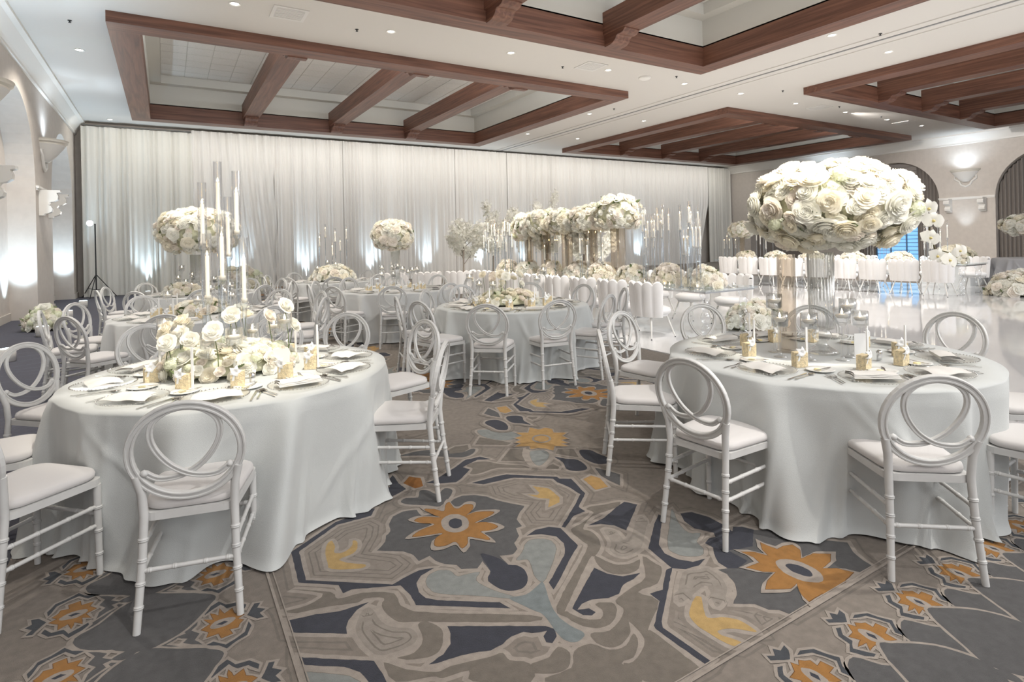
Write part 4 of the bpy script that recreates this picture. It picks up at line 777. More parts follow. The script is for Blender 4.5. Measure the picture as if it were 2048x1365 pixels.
# round table and cloth
mb = MB(); mb.lathe([(0, .725), (.90, .725), (.90, .748), (0, .748)], 48); ttop = mb.mesh('tabletop', mat('plywood', (.4, .3, .2), .6)); mb = MB(); mb.tube([(0, 0, 0), (0, 0, .73)], .02, 8); tleg = mb.mesh('leg', BLACK)
RT = [('tabletop', ttop, None, None, [])]+[('leg', tleg, (.5*math.cos(a), .5*math.sin(a), 0), None, []) for a in (.8, 2.37, 3.94, 5.5)]
def cloth_mesh(R_, seed, m_):
    r = random.Random(seed); nf = 13; phs = [(2*PI*k/nf+r.uniform(-.14, .14), r.uniform(.35, 1.5), r.uniform(.05, .11)) for k in range(nf)]
    ph2 = [(r.uniform(0, 6.28), r.uniform(.15, .5), r.uniform(.025, .04)) for _ in range(26)]
    crs = [(r.uniform(0, 6.28), r.uniform(-2.2, 2.2), r.uniform(.004, .010)) for _ in range(16)]
    def fn(u, v):
        a = 2*PI*u
        if v < .25: q = v/.25; rr = max(.001, R_*.985*q); return (rr*math.cos(a), rr*math.sin(a), .756+.002*noise.noise((rr*math.cos(a)*4, rr*math.sin(a)*4, seed)))
        t = (v-.25)/.75
        f_ = 0
        for (c, am, wd) in phs:
            d = (a-c+.18*t*math.sin(c*3)+PI) % (2*PI)-PI; f_ += am*math.exp(-(d/(wd*(.9+.7*t)))**2)
        sag = t**.7; crease = 0
        for (c, am, wd) in ph2:
            d = (a-c+.10*t+PI) % (2*PI)-PI; f_ += am*max(0, t-.12)*math.exp(-(d/wd)**2)
        for (c, k, am) in crs:
            d = (a-c-k*(t-.4)*.5+PI) % (2*PI)-PI; crease += am*max(0, 1-abs(d)/.045)*math.sin(PI*min(1, t*1.15))
        rr = R_+.012*min(1, t*12)+sag*(-.06+.165*f_)+crease*2.2+.02*t*math.sin(5*a+seed)+.008*t*noise.noise((a*3, t*3, seed))
        z = .756-(.745)*t-(.004 if t > 0 else 0)
        if t > .95: rr += (t-.95)*.25
        z = max(z, .006+.01*abs(math.sin(a*nf*.5+seed))*(t > .97))
        if t < .05: z = .756-(t/.05)**2*.03
        return (rr*math.cos(a), rr*math.sin(a), z)
    mb = MB(); mb.grid(fn, 360, 44, wrapu=True); return mb.mesh('tablecloth', m_)
# ------------------------------------------------------------------ round tables
TB = {'A': (.375, 4.05, 'front left table'), 'R': (3.68, 2.19, 'front right table'), 'M': (3.68, 6.11, 'middle table'), 'L2': (.33, 7.75, 'second left table'), 'L3': (.5, 11.2, 'back left table'), 'N1': (3.35, 9.4, 'centre back table'), 'N2': (3.1, 12.7, 'farthest middle table')}
CLM = {k: cloth_mesh(.925 if k != 'R' else .95, i+3, CLOTH if i < 3 else CLOTH2) for i, k in enumerate(TB)}
for k, (x, y, nm) in TB.items():
    spawn('round_table', RT, (x, y, 0), 'round banquet table hidden under the cloth, the %s' % nm, 'table', 'round banquet tables')
    one('tablecloth', CLM[k], (x, y, 0), 'floor-length white cloth draped over the %s' % nm, 'tablecloth', 'white round tablecloths')
# chairs: world position of the top of each back, read per table; each faces its table
def topc(tc, x, y, d=.295):
    v = Vector((tc[0]-x, tc[1]-y)).normalized(); return x+v.x*d, y+v.y*d, math.atan2(v.y, v.x)-PI/2
def ring_seats(tc, angs, r=1.18): return [(tc[0]+r*math.cos(math.radians(a)), tc[1]+r*math.sin(math.radians(a))) for a in angs]
SEAT = {k: [] for k in TB}
for k, l in {'A': [(.044, 2.672), (1.502, 3.293), (1.80, 4.32), (1.412, 5.245), (-.171, 5.637), (-.86, 5.06)], 'R': [(2.262, 2.058), (2.849, 1.163), (2.52, 3.06), (3.30, 3.72), (4.245, 3.654), (5.211, 1.996)], 'M': [(2.701, 4.997), (3.489, 4.836), (4.257, 4.914), (4.994, 6.306), (2.284, 5.752), (2.876, 7.005)]}.items():
    for p in l: SEAT[k].append(topc(TB[k], *p))
def addring(k, angs, r=1.15):
    for (x, y) in ring_seats(TB[k], angs, r): SEAT[k].append((x, y, math.atan2(TB[k][1]-y, TB[k][0]-x)-PI/2))
SEAT['A'].append((-.565, 3.385, math.radians(-46))); addring('A', (180, 72), 1.2)
addring('R', (-86, -44, 33), 1.12); addring('M', (-28, 48, 90, 168), 1.15)
addring('L2', (-141, -104, -66, -30, 8, 44, 80, 115, 150, -178), 1.2); addring('L3', (-128, -92, -55, -20, 20, 52, 88, 125, 160, -165), 1.2)
addring('N1', (-150, -112, -75, -38, 0, 36, 72, 108, 144, 178), 1.15); addring('N2', (-140, -103, -66, -30, 6, 42, 78, 114, 150, -175), 1.15)
def seat_names(k):
    tx, ty, nm = TB[k]; base = math.atan2(-ty, -tx); L_ = []
    for i, s in enumerate(SEAT[k]):
        d = (math.atan2(s[1]-ty, s[0]-tx)-base+PI) % (2*PI)-PI; L_.append((d, i))
    near = min(L_, key=lambda q: abs(q[0]))[1]; dn = [q[0] for q in L_ if q[1] == near][0]; out = {}
    pos = sorted([q for q in L_ if q[0] > dn]); neg = sorted([q for q in L_ if q[0] < dn], reverse=True)
    out[near] = 'seat nearest the camera'
    for j, (d, i) in enumerate(pos): out[i] = '%s seat to the right of the nearest' % ORD[j+1]
    for j, (d, i) in enumerate(neg): out[i] = '%s seat to the left of the nearest' % ORD[j+1]
    return out
for k in TB:
    nm = seat_names(k)
    for i, (x, y, rz) in enumerate(SEAT[k]):
        spawn('round_back_chair', CH, (x, y, 0.003), 'white ring-back chair, %s, %s' % (TB[k][2], nm[i]), 'chair', 'white round-back chairs at the %s' % TB[k][2], rz)
# place settings
SETA = {'A': [-104, -69, -36, -2, 34, 70, 106, 142, 178, -140], 'R': [-172, -128, -92, -52, -12, 28, 64, 100, 143], 'M': [-132, -99, -64, -30, 8, 48, 90, 130, 168, -166], 'L2': [-141, -104, -66, -30, 8, 44, 80, 115, 150, -178], 'N1': [-150, -112, -75, -38, 0, 36, 72, 108, 144, 178], 'L3': [-128, -92, -55, -20, 20, 52, 88, 125, 160, -165], 'N2': [-140, -103, -66, -30, 6, 42, 78, 114, 150, -175]}
Zt = .758
for k, angs in SETA.items():
    tx, ty, nm = TB[k]; full = k in 'ARM'; base = math.degrees(math.atan2(-ty, -tx))
    dd = sorted([((a-base+180) % 360-180, a) for a in angs], key=lambda q: abs(q[0])); nearest = dd[0]
    pos = sorted([q for q in dd if q[0] > nearest[0]]); neg = sorted([q for q in dd if q[0] < nearest[0]], reverse=True)
    names = {nearest[1]: 'place nearest the camera'}
    for j, q in enumerate(pos): names[q[1]] = '%s place right of the nearest' % ORD[j+1]
    for j, q in enumerate(neg): names[q[1]] = '%s place left of the nearest' % ORD[j+1]
    R_ = random.Random(hash(k) % 99 if False else len(k)*7+ord(k[0]))
    for a in angs:
        A_ = math.radians(a); ux, uy = math.cos(A_), math.sin(A_); rz = A_+PI/2  # local +y points to the centre
        def at(dx, dy, z=Zt): # dx to the diner's right, dy toward the table centre, from the charger centre
            r0 = .70-dy; return (tx+ux*r0-uy*dx, ty+uy*r0+ux*dx, z)
        pl = names[a]+', '+nm; g = lambda s: s+' on the '+nm
        # diner's right when facing the centre: rotate +y(=-u) by -90deg
        def at(dx, dy, z=Zt):
            fx, fy = -ux, -uy; rx, ry = fy, -fx; r0 = .70
            return (tx+ux*r0+rx*dx+fx*dy, ty+uy*r0+ry*dx+fy*dy, z)
        spawn('charger_plate', CHG, at(0, 0), 'clear glass charger with beaded rim, '+pl, 'charger', g('glass chargers'), rz)
        one('napkin', NAP2 if R_.random() < .35 else NAP1, at(0, .0, Zt+.004), 'folded white napkin on the charger, '+pl, 'napkin', g('napkins'), rz+R_.choice((0, .25, -.3, .6)))
        if full:
            one('fork', FORK, at(-.20, -.01), 'outer dinner fork, '+pl, 'fork', g('forks'), rz+R_.uniform(-.08, .08)); one('fork', FORK, at(-.175, .0), 'inner salad fork, '+pl, 'fork', g('forks'), rz+R_.uniform(-.08, .08), .92)
            one('knife', KNIFE, at(.185, -.02), 'steel dinner knife, '+pl, 'knife', g('knives'), rz); one('spoon', SPOON, at(.215, 0), 'steel spoon beside the knife, '+pl, 'spoon', g('spoons'), rz+R_.uniform(-.08, .08))
            spawn('bread_plate', BREAD, at(-.19, .20), 'small white bread plate with butter, '+pl, 'plate', g('bread plates'), rz); one('butter_knife', BKNIFE, at(-.175, .20, Zt+.009), 'butter knife lying across the bread plate, '+pl, 'knife', g('butter knives'), rz-.9)
        if k not in ('L3', 'N2'):
            spawn('favour_box', FAV if R_.random() < .7 else FAVN, at(.06+R_.uniform(-.03, .03), .235), 'gold favour box with white ribbon bow, '+pl, 'favour box', g('gold favour boxes'), rz+PI+R_.uniform(-.4, .4) if False else R_.uniform(-.7, .2))
        elif R_.random() < .7: one('stemmed_glass', GOB, at(.15, .22), 'clear stemmed glass, '+pl, 'glass', g('stemmed glasses'))
for k, c in (('A', (.60, 3.80)), ('R', (3.80, 1.98)), ('M', (3.95, 6.0))):
    one('table_card', CARDM, (c[0], c[1], Zt), 'upright blank white table card on the '+TB[k][2], 'card', None, -.45, 1.0)
for k, c in (('A', (.36, 3.62)), ('R', (3.72, 1.88)), ('M', (3.2, 6.25))):
    spawn('salt_shaker', SALT, (c[0]+.05, c[1]-.02, Zt), 'glass salt shaker with chrome lid on the '+TB[k][2], 'shaker'); spawn('pepper_shaker', PEP, (c[0]-.01, c[1]+.01, Zt), 'glass pepper shaker with chrome lid on the '+TB[k][2], 'shaker')
# ------------------------------------------------------------------ centrepieces
# low garden of roses and hydrangeas on the front left and middle tables
def low_garden(k, cx_, cy_, rx, n, seed, stems, meshes=ROSES):
    t = blob_arr('flower_centrepiece', (cx_, cy_, Zt+.03), 'low mound of white roses and hydrangeas on the '+TB[k][2], 'flowers', 'low rose centrepieces', (rx, rx*.8, .17), n, .052, meshes, seed, -.05, .8, 10, .25, .12)
    R_ = random.Random(seed)
    for j in range(stems):
        a = R_.uniform(0, 6.28); r = rx*math.sqrt(R_.random())*.9; h = R_.uniform(.2, .36); p = Vector((r*math.cos(a), r*.8*math.sin(a), 0)); q = p+Vector((R_.uniform(-.05, .05), R_.uniform(-.05, .05), h))
        mb = MB(); mb.tube([p, (p+q)/2+Vector((.01, 0, 0)), q], .0028, 5); st = obj('stem', mb.mesh('stem', GREEN), t)
        put_on(t, 'rose', R_.choice(meshes), q, Vector((math.cos(a)*.9+R_.uniform(-.3, .3), math.sin(a)*.9-.7+R_.uniform(-.3, .3), .75)), R_.uniform(.045, .058), R_.uniform(0, 6))
    return t
low_garden('A', .33, 4.07, .43, 92, 3, 20); low_garden('M', 3.62, 6.12, .43, 62, 8, 14)
CA = ((.205, 4.259, .80), (.303, 4.317, .95), (.398, 4.143, .87), (.298, 4.027, .58), (.366, 4.396, .72), (.42, 4.01, .43), (.218, 4.076, .46)); nmA = left_rank(CA)
for i, (x, y, h) in enumerate(CA):
    spawn('candle_stand', taper_stand(h), (x, y, Zt), 'tall glass rod candle stand, %s, on the front left table' % nmA[i], 'candle holder', 'tall glass candle stands on the front left table')
for i, (x, y, h) in enumerate(((.05, 3.98, .24), (.20, 3.80, .20), (.66, 4.02, .25), (.62, 4.20, .20), (-.02, 4.22, .26), (.33, 3.72, .22), (.50, 4.35, .16))):
    spawn('floating_candle_glass', float_stand(h), (x, y, Zt), 'stemmed glass with floating lit candle, %s from left among the front left roses' % ORD[sorted([.05, .20, .66, .62, -.02, .33, .50]).index(x)+1], 'candle holder', 'floating candle glasses, front left table')
for i, (x, y, h) in enumerate(((3.2, 6.32, .30), (3.35, 6.0, .22), (4.05, 5.95, .36), (4.12, 6.2, .24), (3.75, 6.4, .34), (3.4, 6.45, .2))):
    spawn('floating_candle_glass', float_stand(h), (x, y, Zt), 'stemmed glass with floating candle, %s from left on the middle table' % ORD[sorted([3.2, 3.35, 4.05, 4.12, 3.75, 3.4]).index(x)+1], 'candle holder', 'floating candle glasses, middle table')
# tall fluted vase with the large ball of roses on the front right table
def vase_tpl(s=1, z1=.67):
    mb = MB(); mb.lathe([(0, 0), (.095, 0), (.10, .008), (.085, .025), (.05, .045), (.03, .065), (.028, .08), (.05, .10), (.062, .12), (.05, .145), (.04, .155), (.06, .165)], 48, flute=.03, fn=16); foot = mb.mesh('foot', VASEG)
    mb = MB(); mb.lathe([(0, .166), (.072, .166), (.074, .18), (.080, z1), (.077, z1), (.068, .18), (0, .172)], 120, flute=.035, fn=24); body = mb.mesh('fluted_body', VASEG)
    return [('foot', foot, None, None, []), ('fluted_body', body, None, None, [])]
VT = vase_tpl()
spawn('fluted_vase', VT, (3.72, 2.19, Zt), 'tall fluted clear glass vase on footed base, front right table', 'vase', 'tall flower vases')
mb = MB(); mb.lathe([(0, 0), (.07, 0), (.062, .02), (.058, .2), (.058, .66), (.055, .66), (.055, .02), (0, .01)], 32); one('smoky_vase', mb.mesh('smoky_vase', BEIGE), (3.60, 2.36, Zt), 'straight beige-tinted glass vase left behind the fluted vase', 'vase', None)
ball = blob_arr('rose_ball', (3.83, 2.185, 1.735), 'very large ball of white roses with a trailing orchid, front right table', 'flowers', 'tall rose balls', (.50, .50, .295), 265, .066, ROSES, 11, -.93, .8, 26, .06, .10, .92)
# trailing orchid on its right
R2 = Vector((rgt.x, rgt.y, 0)); mb = MB(); oc = [R2*.48+Vector((0, 0, -.02)), R2*.60+Vector((0, 0, -.06)), R2*.58+Vector((0, 0, -.2)), R2*.62+Vector((0, 0, -.30)), R2*.73+Vector((0, 0, -.33)), R2*.80+Vector((0, 0, -.29))]
mb.tube([p-fwd*.12 for p in oc], .004, 6); st = obj('orchid_stem', mb.mesh('orchid_stem', mat('orchid_stem', (.10, .09, .03), .5)), ball)
def orchid_mesh():
    mb = MB()
    for a, l, w_ in ((PI/2, .9, .7), (PI/2+2.2, .85, .6), (PI/2-2.2, .85, .6), (.15, 1.0, 1.15), (PI-.15, 1.0, 1.15)):
        d = Vector((math.cos(a), math.sin(a), 0)); e = Vector((-d.y, d.x, 0))
        mb.grid(lambda u, v: tuple(d*l*v+e*(u-.5)*w_*math.sin(PI*min(.98, v*.9+.08))+Vector((0, 0, .12*math.sin(PI*v)-.15*v*v))), 4, 5)
    return mb.mesh('orchid_petals', ROSE_A)
ORC = orchid_mesh(); mb = MB(); mb.lathe([(0, 0), (.13, .06), (.1, .2), (0, .24)], 8); ORL = mb.mesh('orchid_lip', mat('orchid_lip', (.72, .6, .25), .5))
for p, s in ((oc[1]+Vector((0, 0, .05)), .062), (oc[1]+R2*.03+Vector((0, 0, -.03)), .062), (oc[2]+R2*.03, .055), (oc[3]+R2*.03+Vector((0, 0, -.02)), .055), (oc[4]+Vector((0, 0, -.02)), .055), (oc[5], .045)):
    s *= 1.2; p = p-R2*.035+Vector((0, 0, -.025)); o_ = put_on(ball, 'orchid_bloom', ORC, p-fwd*.14, -fwd+R2*rnd.uniform(-.2, .6)+Vector((0, 0, rnd.uniform(-.3, .2))), s, rnd.uniform(-.4, .4)); obj('orchid_lip', ORL, o_)
for i, (x, y, h, lb) in enumerate(((3.40, 2.28, .20, 'leftmost short'), (3.52, 2.40, .30, 'second from left, tall'), (3.46, 2.12, .20, 'in front of the beige vase'), (3.60, 1.99, .235, 'tallest, right of the fluted vase'), (3.98, 2.08, .175, 'rightmost, beside the card'), (3.72, 2.02, .28, 'just behind the right tall one'))):
    spawn('floating_candle_glass', float_stand(h, .05), (x, y, Zt), 'stemmed glass with floating lit candle, %s, front right table' % lb, 'candle holder', 'floating candle glasses, front right table')
# farther centrepieces
spawn('fluted_vase', VT, (3.35, 9.4, Zt), 'tall fluted glass vase under the centre back rose ball', 'vase', 'tall flower vases')
blob_arr('rose_ball', (3.30, 9.4, 1.68), 'ball of white roses above the centre back table', 'flowers', 'tall rose balls', (.36, .36, .27), 120, .066, ROSEF, 21, -.85, .85, 10, 0, .1, .85)
spawn('fluted_vase', VT, (.42, 11.2, Zt), 'tall fluted glass vase under the back left rose ball', 'vase', 'tall flower vases')
blob_arr('rose_ball', (.47, 11.2, 1.82), 'wide ball of white roses above the back left table', 'flowers', 'tall rose balls', (.64, .64, .42), 190, .085, ROSEF, 22, -.82, .86, 14, 0, .1, .85)
blob_arr('flower_centrepiece', (3.1, 12.7, Zt+.05), 'low mound of white roses on the farthest middle table', 'flowers', 'low rose centrepieces', (.48, .40, .30), 90, .07, ROSEF, 23, .0, .8, 8)
blob_arr('flower_centrepiece', (.22, 11.0, Zt+.02), 'low rose mound at the foot of the back left vase', 'flowers', 'low rose centrepieces', (.30, .25, .2), 40, .06, ROSEF, 24, .0, .8, 8)
blob_arr('flower_centrepiece', (.35, 7.78, Zt+.02), 'low rose mound on the second left table', 'flowers', 'low rose centrepieces', (.32, .28, .16), 44, .06, ROSEF, 25, .0, .8, 8)
RC_ = random.Random(4)
for k, n_, hh in (('N1', 9, (.18, .36)), ('L3', 10, (.1, .4)), ('N2', 5, (.2, .4)), ('L2', 7, (.12, .3))):
    PP = []
    for j in range(n_):
        a = RC_.uniform(0, 6.28); r = RC_.uniform(.22, .40); PP.append((TB[k][0]+r*math.cos(a), TB[k][1]+r*math.sin(a)))
    lr = left_rank(PP)
    for j in range(n_):
        spawn('floating_candle_glass', float_stand(RC_.uniform(*hh), .046), (*PP[j], Zt), 'small stemmed glass with floating candle, %s, on the %s' % (lr[j], TB[k][2]), 'candle holder', 'floating candle glasses, '+TB[k][2])
N2S = ((-.25, .1, .75), (-.1, .2, .95), (.05, -.05, .85), (.2, .12, .65), (-.05, -.2, .55), (.28, -.1, .9))
for j, (dx, dy, h) in enumerate(N2S):
    spawn('candle_stand', taper_stand(h, .3, .01, .02), (TB['N2'][0]+dx, TB['N2'][1]+dy, Zt), 'thin glass candle stand, %s, amid the farthest middle roses' % left_rank([(TB['N2'][0]+q[0], TB['N2'][1]+q[1]) for q in N2S])[j], 'candle holder', 'thin candle stands, farthest middle table')
# ------------------------------------------------------------------ head tables of clear acrylic
def head_table(name, x0, x1, y0, y1, lab):
    t = thing('acrylic_table', ((x0+x1)/2, y0, .014), lab, 'table', 'long clear tables'); L_ = y1-y0; w_ = (x1-x0)/2
    mb = MB(); mb.box((-w_, 0, .715), (w_, L_, .745)); obj('tabletop', mb.mesh('tabletop', ACRY), t)
    mb = MB(); mb.box((-w_+.03, .03, .69), (w_-.03, .05, .713)); mb.box((-w_+.03, .05, .69), (-w_+.05, L_-.03, .713)); mb.box((w_-.05, .05, .69), (w_-.03, L_-.03, .713)); obj('mirror_apron', mb.mesh('mirror_apron', mat('mirror_grey', (.55, .55, .55), .2, 1)), t)
    prof = [(0, 0), (.07, 0), (.07, .03), (.04, .05), (.06, .09), (.075, .14), (.055, .19), (.035, .21), (.06, .25), (.078, .31), (.06, .37), (.035, .40), (.055, .44), (.068, .50), (.05, .56), (.04, .59), (.08, .62), (.08, .69)]
    mb = MB(); mb.lathe(prof, 12); lg = mb.mesh('turned_leg', GLASS2)
    for yy in [.15+i*(L_-.3)/3 for i in range(4)]:
        for s in (-1, 1): obj('leg', lg, t, (s*(w_-.16), yy, 0))
    return t
head_table('t1', 6.75, 7.95, 5.7, 13.15, 'long clear acrylic table crowded with candles right of the middle table')
head_table('t2', 16.2, 17.4, 6.0, 13.3, 'long clear acrylic table across the white dance floor at right')
Zh = .014+.745
ys1 = [6.50+.78*i for i in range(8)]
for i, y in enumerate(ys1):
    spawn('scallop_chair', SC, (6.42, y, .014), 'white channel-back chair, %s from the near end, left side of nearer long table' % ORD[i+1], 'chair', 'white channel-back chairs', -PI/2)
for i, y in enumerate([6.55+.9*i for i in range(6)]):
    spawn('scallop_chair', SC, (8.45, y, .014), 'white channel-back chair, %s from the near end, right side of nearer long table' % ORD[i+1], 'chair', 'white channel-back chairs', PI/2)
for i, y in enumerate([6.38+.74*i for i in range(9)]):
    spawn('scallop_chair', SC, (15.75, y, .014), 'white channel-back chair in the far row, %s from the right' % ORD[i+1], 'chair', 'white channel-back chairs', -PI/2)
for i, y in enumerate([6.5+.9*i for i in range(7)]):
    spawn('scallop_chair', SC, (17.9, y, .014), 'white channel-back chair behind the far long table, %s from the right' % ORD[i+1], 'chair', 'white channel-back chairs', PI/2)
for i, (x, y) in enumerate(((5.25, 12.6), (5.95, 12.3), (4.55, 12.9))):
    spawn('scallop_chair', SC, (x, y, .004), 'pinkish-white channel-back chair, %s from left behind the middle table' % ORD[sorted([5.25, 5.95, 4.55]).index(x)+1], 'chair', 'white channel-back chairs', -.35)
# raised runner of roses on the nearer long table, on fluted stands
for i, (y, dz, rx, rz_) in enumerate(((8.2, .10, .50, .34), (9.0, .03, .48, .27), (9.8, .0, .50, .28), (10.6, .0, .50, .30), (11.3, -.06, .45, .34))):
    blob_arr('rose_runner', (7.3, y, 1.93+dz), 'raised cloud of white roses on tall stands, %s from the near end' % ORD[i+1], 'flowers', 'raised rose clouds on the long table', (rx*.8, rx*1.05, rz_), 96, .088, ROSEF, 30+i, -.85, .82, 14, .08, .16, .85)
    for d in (-.2, .2):
        spawn('fluted_vase', VT2 if 'VT2' in globals() else globals().setdefault('VT2', [(a_, b_ if a_ == 'foot' else (b_.materials.__setitem__(0, BEIGE) or b_), c_, d_, e_) for a_, b_, c_, d_, e_ in vase_tpl(1, .98)]), (7.3+d*.5, y+d, Zh), 'tall glass vase holding the %s raised rose cloud, %s one' % (ORD[i+1], 'near' if d < 0 else 'far'), 'vase', 'tall flower vases')
RR = random.Random(12)
for i, y in enumerate((6.1, 7.0, 7.7, 8.5, 9.4, 10.3, 11.2, 12.0)):
    blob_arr('flower_centrepiece', (7.25+RR.uniform(-.1, .1), y+RR.uniform(-.1, .1), Zh+.02), 'low mound of %s roses on the nearer long table, %s from the near end' % ('blush' if i % 2 else 'white', ORD[i+1]), 'flowers', 'low rose centrepieces', (.28, .34, .32), 52, .07, [ROSEF[3], ROSEF[1]] if i % 2 else ROSEF, 40+i, .0, .8, 6)
TS = [taper_stand(h, ch, .011, .023) for h, ch in ((.35, .45), (.5, .42), (.62, .45), (.78, .42), (.9, .4), (1.0, .35))]
def cluster(xc, yc, n, sp, hs, lab, grp):
    PP = []
    while len(PP) < n:
        a = RR.uniform(0, 6.28); r = sp*math.sqrt(RR.random()); q = (xc+max(-.38, min(.5, r*math.cos(a)*.8)), yc+r*math.sin(a))
        if all(math.dist(q, w) > .055 for w in PP): PP.append(q)
    lr = left_rank(PP)
    for j in range(n): spawn('candle_stand', TS[hs[RR.randrange(len(hs))]], (*PP[j], Zh), 'glass candle cylinder, '+lr[j]+', '+lab, 'candle holder', grp)
cluster(7.05, 6.25, 13, .24, (1, 2, 3, 4, 5, 4), 'cluster nearest the end of the nearer long table', 'near candle cluster on the long table')
cluster(7.25, 7.2, 14, .32, (1, 2, 3, 4, 5, 3), 'second cluster of the nearer long table', 'second candle cluster on the long table')
cluster(7.2, 8.7, 8, .4, (0, 1, 1, 2), 'under the near raised roses', 'candles under the raised roses')
cluster(7.2, 10.2, 8, .5, (0, 1, 1, 2), 'under the far half of the raised roses', 'candles under the far raised roses')
cluster(7.2, 12.1, 38, .9, (1, 2, 3, 4, 5, 5, 4), 'dense cluster left of the raised roses', 'dense candle cluster at the far end')
for j in range(46):
    spawn('votive', VOT, (RR.choice((6.95, 7.65, 7.1, 7.5))+RR.uniform(-.08, .08), 5.9+.145*j, Zh), 'small lit glass votive on the nearer long table, %s from the near end' % ORD[j+1], 'votive', 'votives on the nearer long table')
for j in range(24): one('stemmed_glass', GOB, (6.98+.55*(j % 2)+RR.uniform(-.05, .05), 5.95+.27*j, Zh), 'clear stemmed glass on the nearer long table, %s from the near end' % ORD[j+1], 'glass', 'stemmed glasses on the nearer long table')
# far long table decor
for i, y in enumerate((6.5, 7.7, 8.9, 10.1, 11.3, 12.4)):
    blob_arr('flower_centrepiece', (16.75, y, Zh+.02), 'low mound of %s roses on the far long table, %s from the right' % ('blush' if i % 2 else 'white', ORD[i+1]), 'flowers', 'low rose centrepieces', (.30, .36, .26), 44, .075, [ROSEF[3], ROSEF[1]] if i % 2 else ROSEF, 60+i, .0, .8, 4)
for (yc, n, lab) in ((6.9, 12, 'rightmost'), (8.3, 7, 'middle right'), (11.8, 8, 'left'), (13.0, 8, 'leftmost')):
    cluster(16.8, yc, n, .34, (0, 1, 2, 3, 4), '%s cluster of the far long table' % lab, lab+' candle cluster on the far long table')
for j in range(40): spawn('votive', VOT, (16.45+.6*(j % 2), 6.1+.175*j, Zh), 'small lit glass votive on the far long table, %s from the right' % ORD[j+1], 'votive', 'votives on the far long table')
blob_arr('rose_runner', (16.8, 12.6, 1.75), 'raised cluster of white roses at the left end of the far long table', 'flowers', 'tall rose balls', (.45, .45, .3), 70, .09, ROSEF, 70, -.8, .84, 4); spawn('fluted_vase', VT2, (16.8, 12.6, Zh-.15), 'tall glass vase under the rose cluster at the left of the far table', 'vase', 'tall flower vases')
# flowers standing on the floor
blob_arr('floor_flowers', (8.35, 6.05, .05), 'bank of white roses on the dance floor below the long table end', 'flowers', 'rose banks on the floor', (.60, .42, .42), 120, .085, ROSEF, 71, .0, .8, 14, .15, .16)
blob_arr('floor_flowers', (17.2, 5.35, .05), 'bank of white roses on the floor at the right end of the far table', 'flowers', 'rose banks on the floor', (.85, .6, .55), 130, .11, ROSEF, 72, .0, .8, 14)
blob_arr('floor_flowers', (-2.08, 14.4, .05), 'clump of pale hydrangeas on the floor against the left wall', 'flowers', 'rose banks on the floor', (.32, .42, .42), 60, .10, ROSEF, 73, .0, .85, 10, .5)
blob_arr('floor_flowers', (2.1, 20.6, .05), 'clump of pale hydrangeas on the floor near the white drapes', 'flowers', 'rose banks on the floor', (.9, .6, .85), 80, .15, ROSEF, 74, .0, .85, 10, .5)
# blossom trees behind the raised roses
def blossom(loc, h, seed, lab):
    R_ = random.Random(seed); t = thing('blossom_tree', loc, lab, 'tree', 'white blossom trees'); mb = MB(); tips = []
    mb.tube([(0, 0, 0), (.02, 0, h*.45), (.05, .02, h*.6)], [.03, .022, .018], 6)
    for k in range(9):
        a = R_.uniform(0, 6.28); z0 = h*R_.uniform(.35, .62); l = h*R_.uniform(.25, .42); d = Vector((math.cos(a)*.75, math.sin(a)*.75, R_.uniform(.3, 1.0))).normalized(); p = Vector((.03, .01, z0)); pts = [p+d*l*q+Vector((0, 0, .06*q*q)) for q in (0, .3, .6, 1)]
        mb.tube(pts, [.012, .009, .006, .003], 5); tips += [pts[1].lerp(pts[3], R_.random()) for _ in range(75)]
    obj('trunk', mb.mesh('trunk', BRANCH), t)
    mb = MB()
    for p in tips:
        for _ in range(3):
            c = p+Vector([R_.gauss(0, .055) for _ in range(3)]); s = R_.uniform(.028, .055); nn = Vector([R_.uniform(-1, 1) for _ in range(3)]).normalized(); e = nn.orthogonal().normalized(); g_ = nn.cross(e)
            for q in range(5):
                a = q*1.257; d = e*math.cos(a)+g_*math.sin(a); f_ = nn.cross(d); mb.add([tuple(c), tuple(c+d*s*.6+f_*s*.4), tuple(c+d*s+nn*s*.2), tuple(c+d*s*.6-f_*s*.4)], [(0, 1, 2, 3)])
    obj('blossom', mb.mesh('blossom', ROSE_A), t, kind='stuff')
blossom((8.0, 14.3, 0), 3.0, 5, 'white blossom tree left of the dense candle cluster'); blossom((6.9, 14.0, 0), 2.6, 6, 'white blossom tree behind the dense candles'); blossom((9.0, 13.0, 0), 3.3, 9, 'tallest white blossom tree behind the left end of the raised roses'); blossom((9.3, 11.4, .0), 2.0, 12, 'low white blossom tree behind the raised roses'); blossom((7.5, 9.5, Zh), 1.25, 15, 'white blossom spray on the long table under the raised roses'); blossom((7.5, 10.9, Zh), 1.3, 16, 'white blossom spray under the far end of the raised roses')
# table at the right edge with its rose ball
spawn('round_table', RT, (20.6, 6.0, 0), 'round banquet table under grey cloth at the right picture edge', 'table', 'round banquet tables'); one('tablecloth', cloth_mesh(.95, 77, mat('grey_cloth', (.45, .45, .47), .6)), (20.6, 6.0, 0), 'floor-length grey cloth on the table at the right picture edge', 'tablecloth')
spawn('fluted_vase', VT, (20.5, 6.1, Zt), 'tall glass vase on the grey-clothed table at the right edge', 'vase', 'tall flower vases')
blob_arr('rose_ball', (20.6, 6.0, 1.68), 'ball of white roses at the right picture edge', 'flowers', 'tall rose balls', (.85, .85, .34), 130, .12, ROSEF, 80, -.8, .86, 6)
blob_arr('flower_centrepiece', (19.7, 7.6, Zh+.05), 'yellowish white rose mound far right behind the candles', 'flowers', 'low rose centrepieces', (.55, .5, .34), 60, .10, [ROSEF[1]], 81, 0, .84, 6)
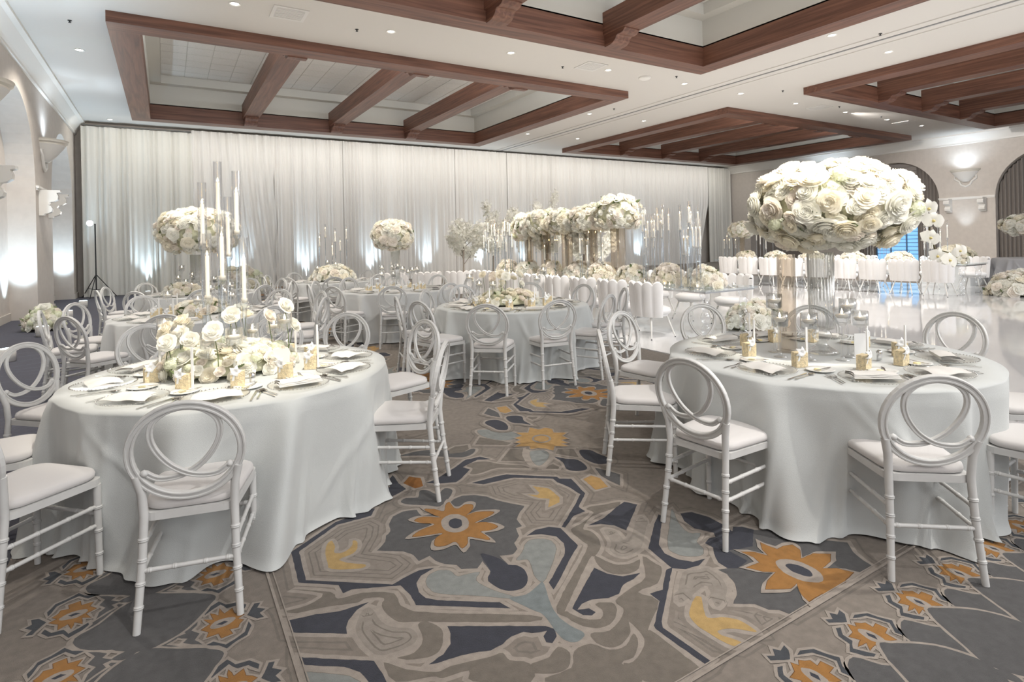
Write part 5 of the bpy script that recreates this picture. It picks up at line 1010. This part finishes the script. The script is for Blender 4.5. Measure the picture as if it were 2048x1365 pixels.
mb = MB(); mb.box((19.1, 7.0, 0), (20.3, 8.2, .75)); one('side_table', mb.mesh('side_table', CLOTH2), (0, 0, 0), 'small white clothed table under the yellowish rose mound', 'table')
# uplights, flood lamp on its tripod
mb = MB(); mb.lathe([(0, 0), (.10, 0), (.10, .17), (.09, .18)], 16, cap=False); ub = mb.mesh('housing', TRIMW); mb = MB(); mb.lathe([(0, .165), (.088, .168)], 16); ul = mb.mesh('lens', BLUEL); UP = [('housing', ub, None, None, []), ('lens', ul, None, None, [])]
for i, x in enumerate(UPX): spawn('uplight', UP, (x, 22.45, .003), 'small white can uplight before the drapes, %s from left' % ORD[i+1], 'uplight', 'floor uplights', scale=.8)
for i, y in enumerate((10.6, 13.3, 16.35, 19.2)): spawn('uplight', UP, (-1.95, y, .006), 'white can uplight with bluish lens along the left wall, %s from the near end' % ORD[i+1], 'uplight', 'floor uplights')
t = thing('lamp_stand', (-1.97, 22.85, 0), 'black tripod stand in the left rear corner carrying a glaring lamp', 'stand')
mb = MB(); mb.tube([(0, 0, .1), (0, 0, 2.4)], .02, 8); obj('pole', mb.mesh('pole', BLACK), t)
for k in range(3):
    a = k*2.09+.3; mb = MB(); mb.tube([(0, 0, .75), (.55*math.cos(a), .55*math.sin(a), .01)], .014, 6); mb.tube([(0, 0, .25), (.34*math.cos(a), .34*math.sin(a), .3)], .010, 6); obj('leg', mb.mesh('leg', BLACK), t)
t = thing('flood_lamp', (-2.1, 22.75, 2.42), 'small glaring white flood lamp at the top of the corner stand', 'lamp')
mb = MB(); mb.lathe([(0, 0), (.07, 0), (.09, .12), (.085, .12)], 16); hd = obj('housing', mb.mesh('housing', BLACK), t, rot=(math.radians(96), 0, .10)); mb = MB(); mb.lathe([(0, .115), (.084, .118)], 16); obj('lens', mb.mesh('lens', LAMPW), t, rot=(math.radians(96), 0, .10))
lamp('flood_beam', 'SPOT', (-2.06, 22.5, 2.4), 160, (1, .97, .93), (0, 18, 1.6), spot_size=2.2, spot_blend=1, shadow_soft_size=.06)
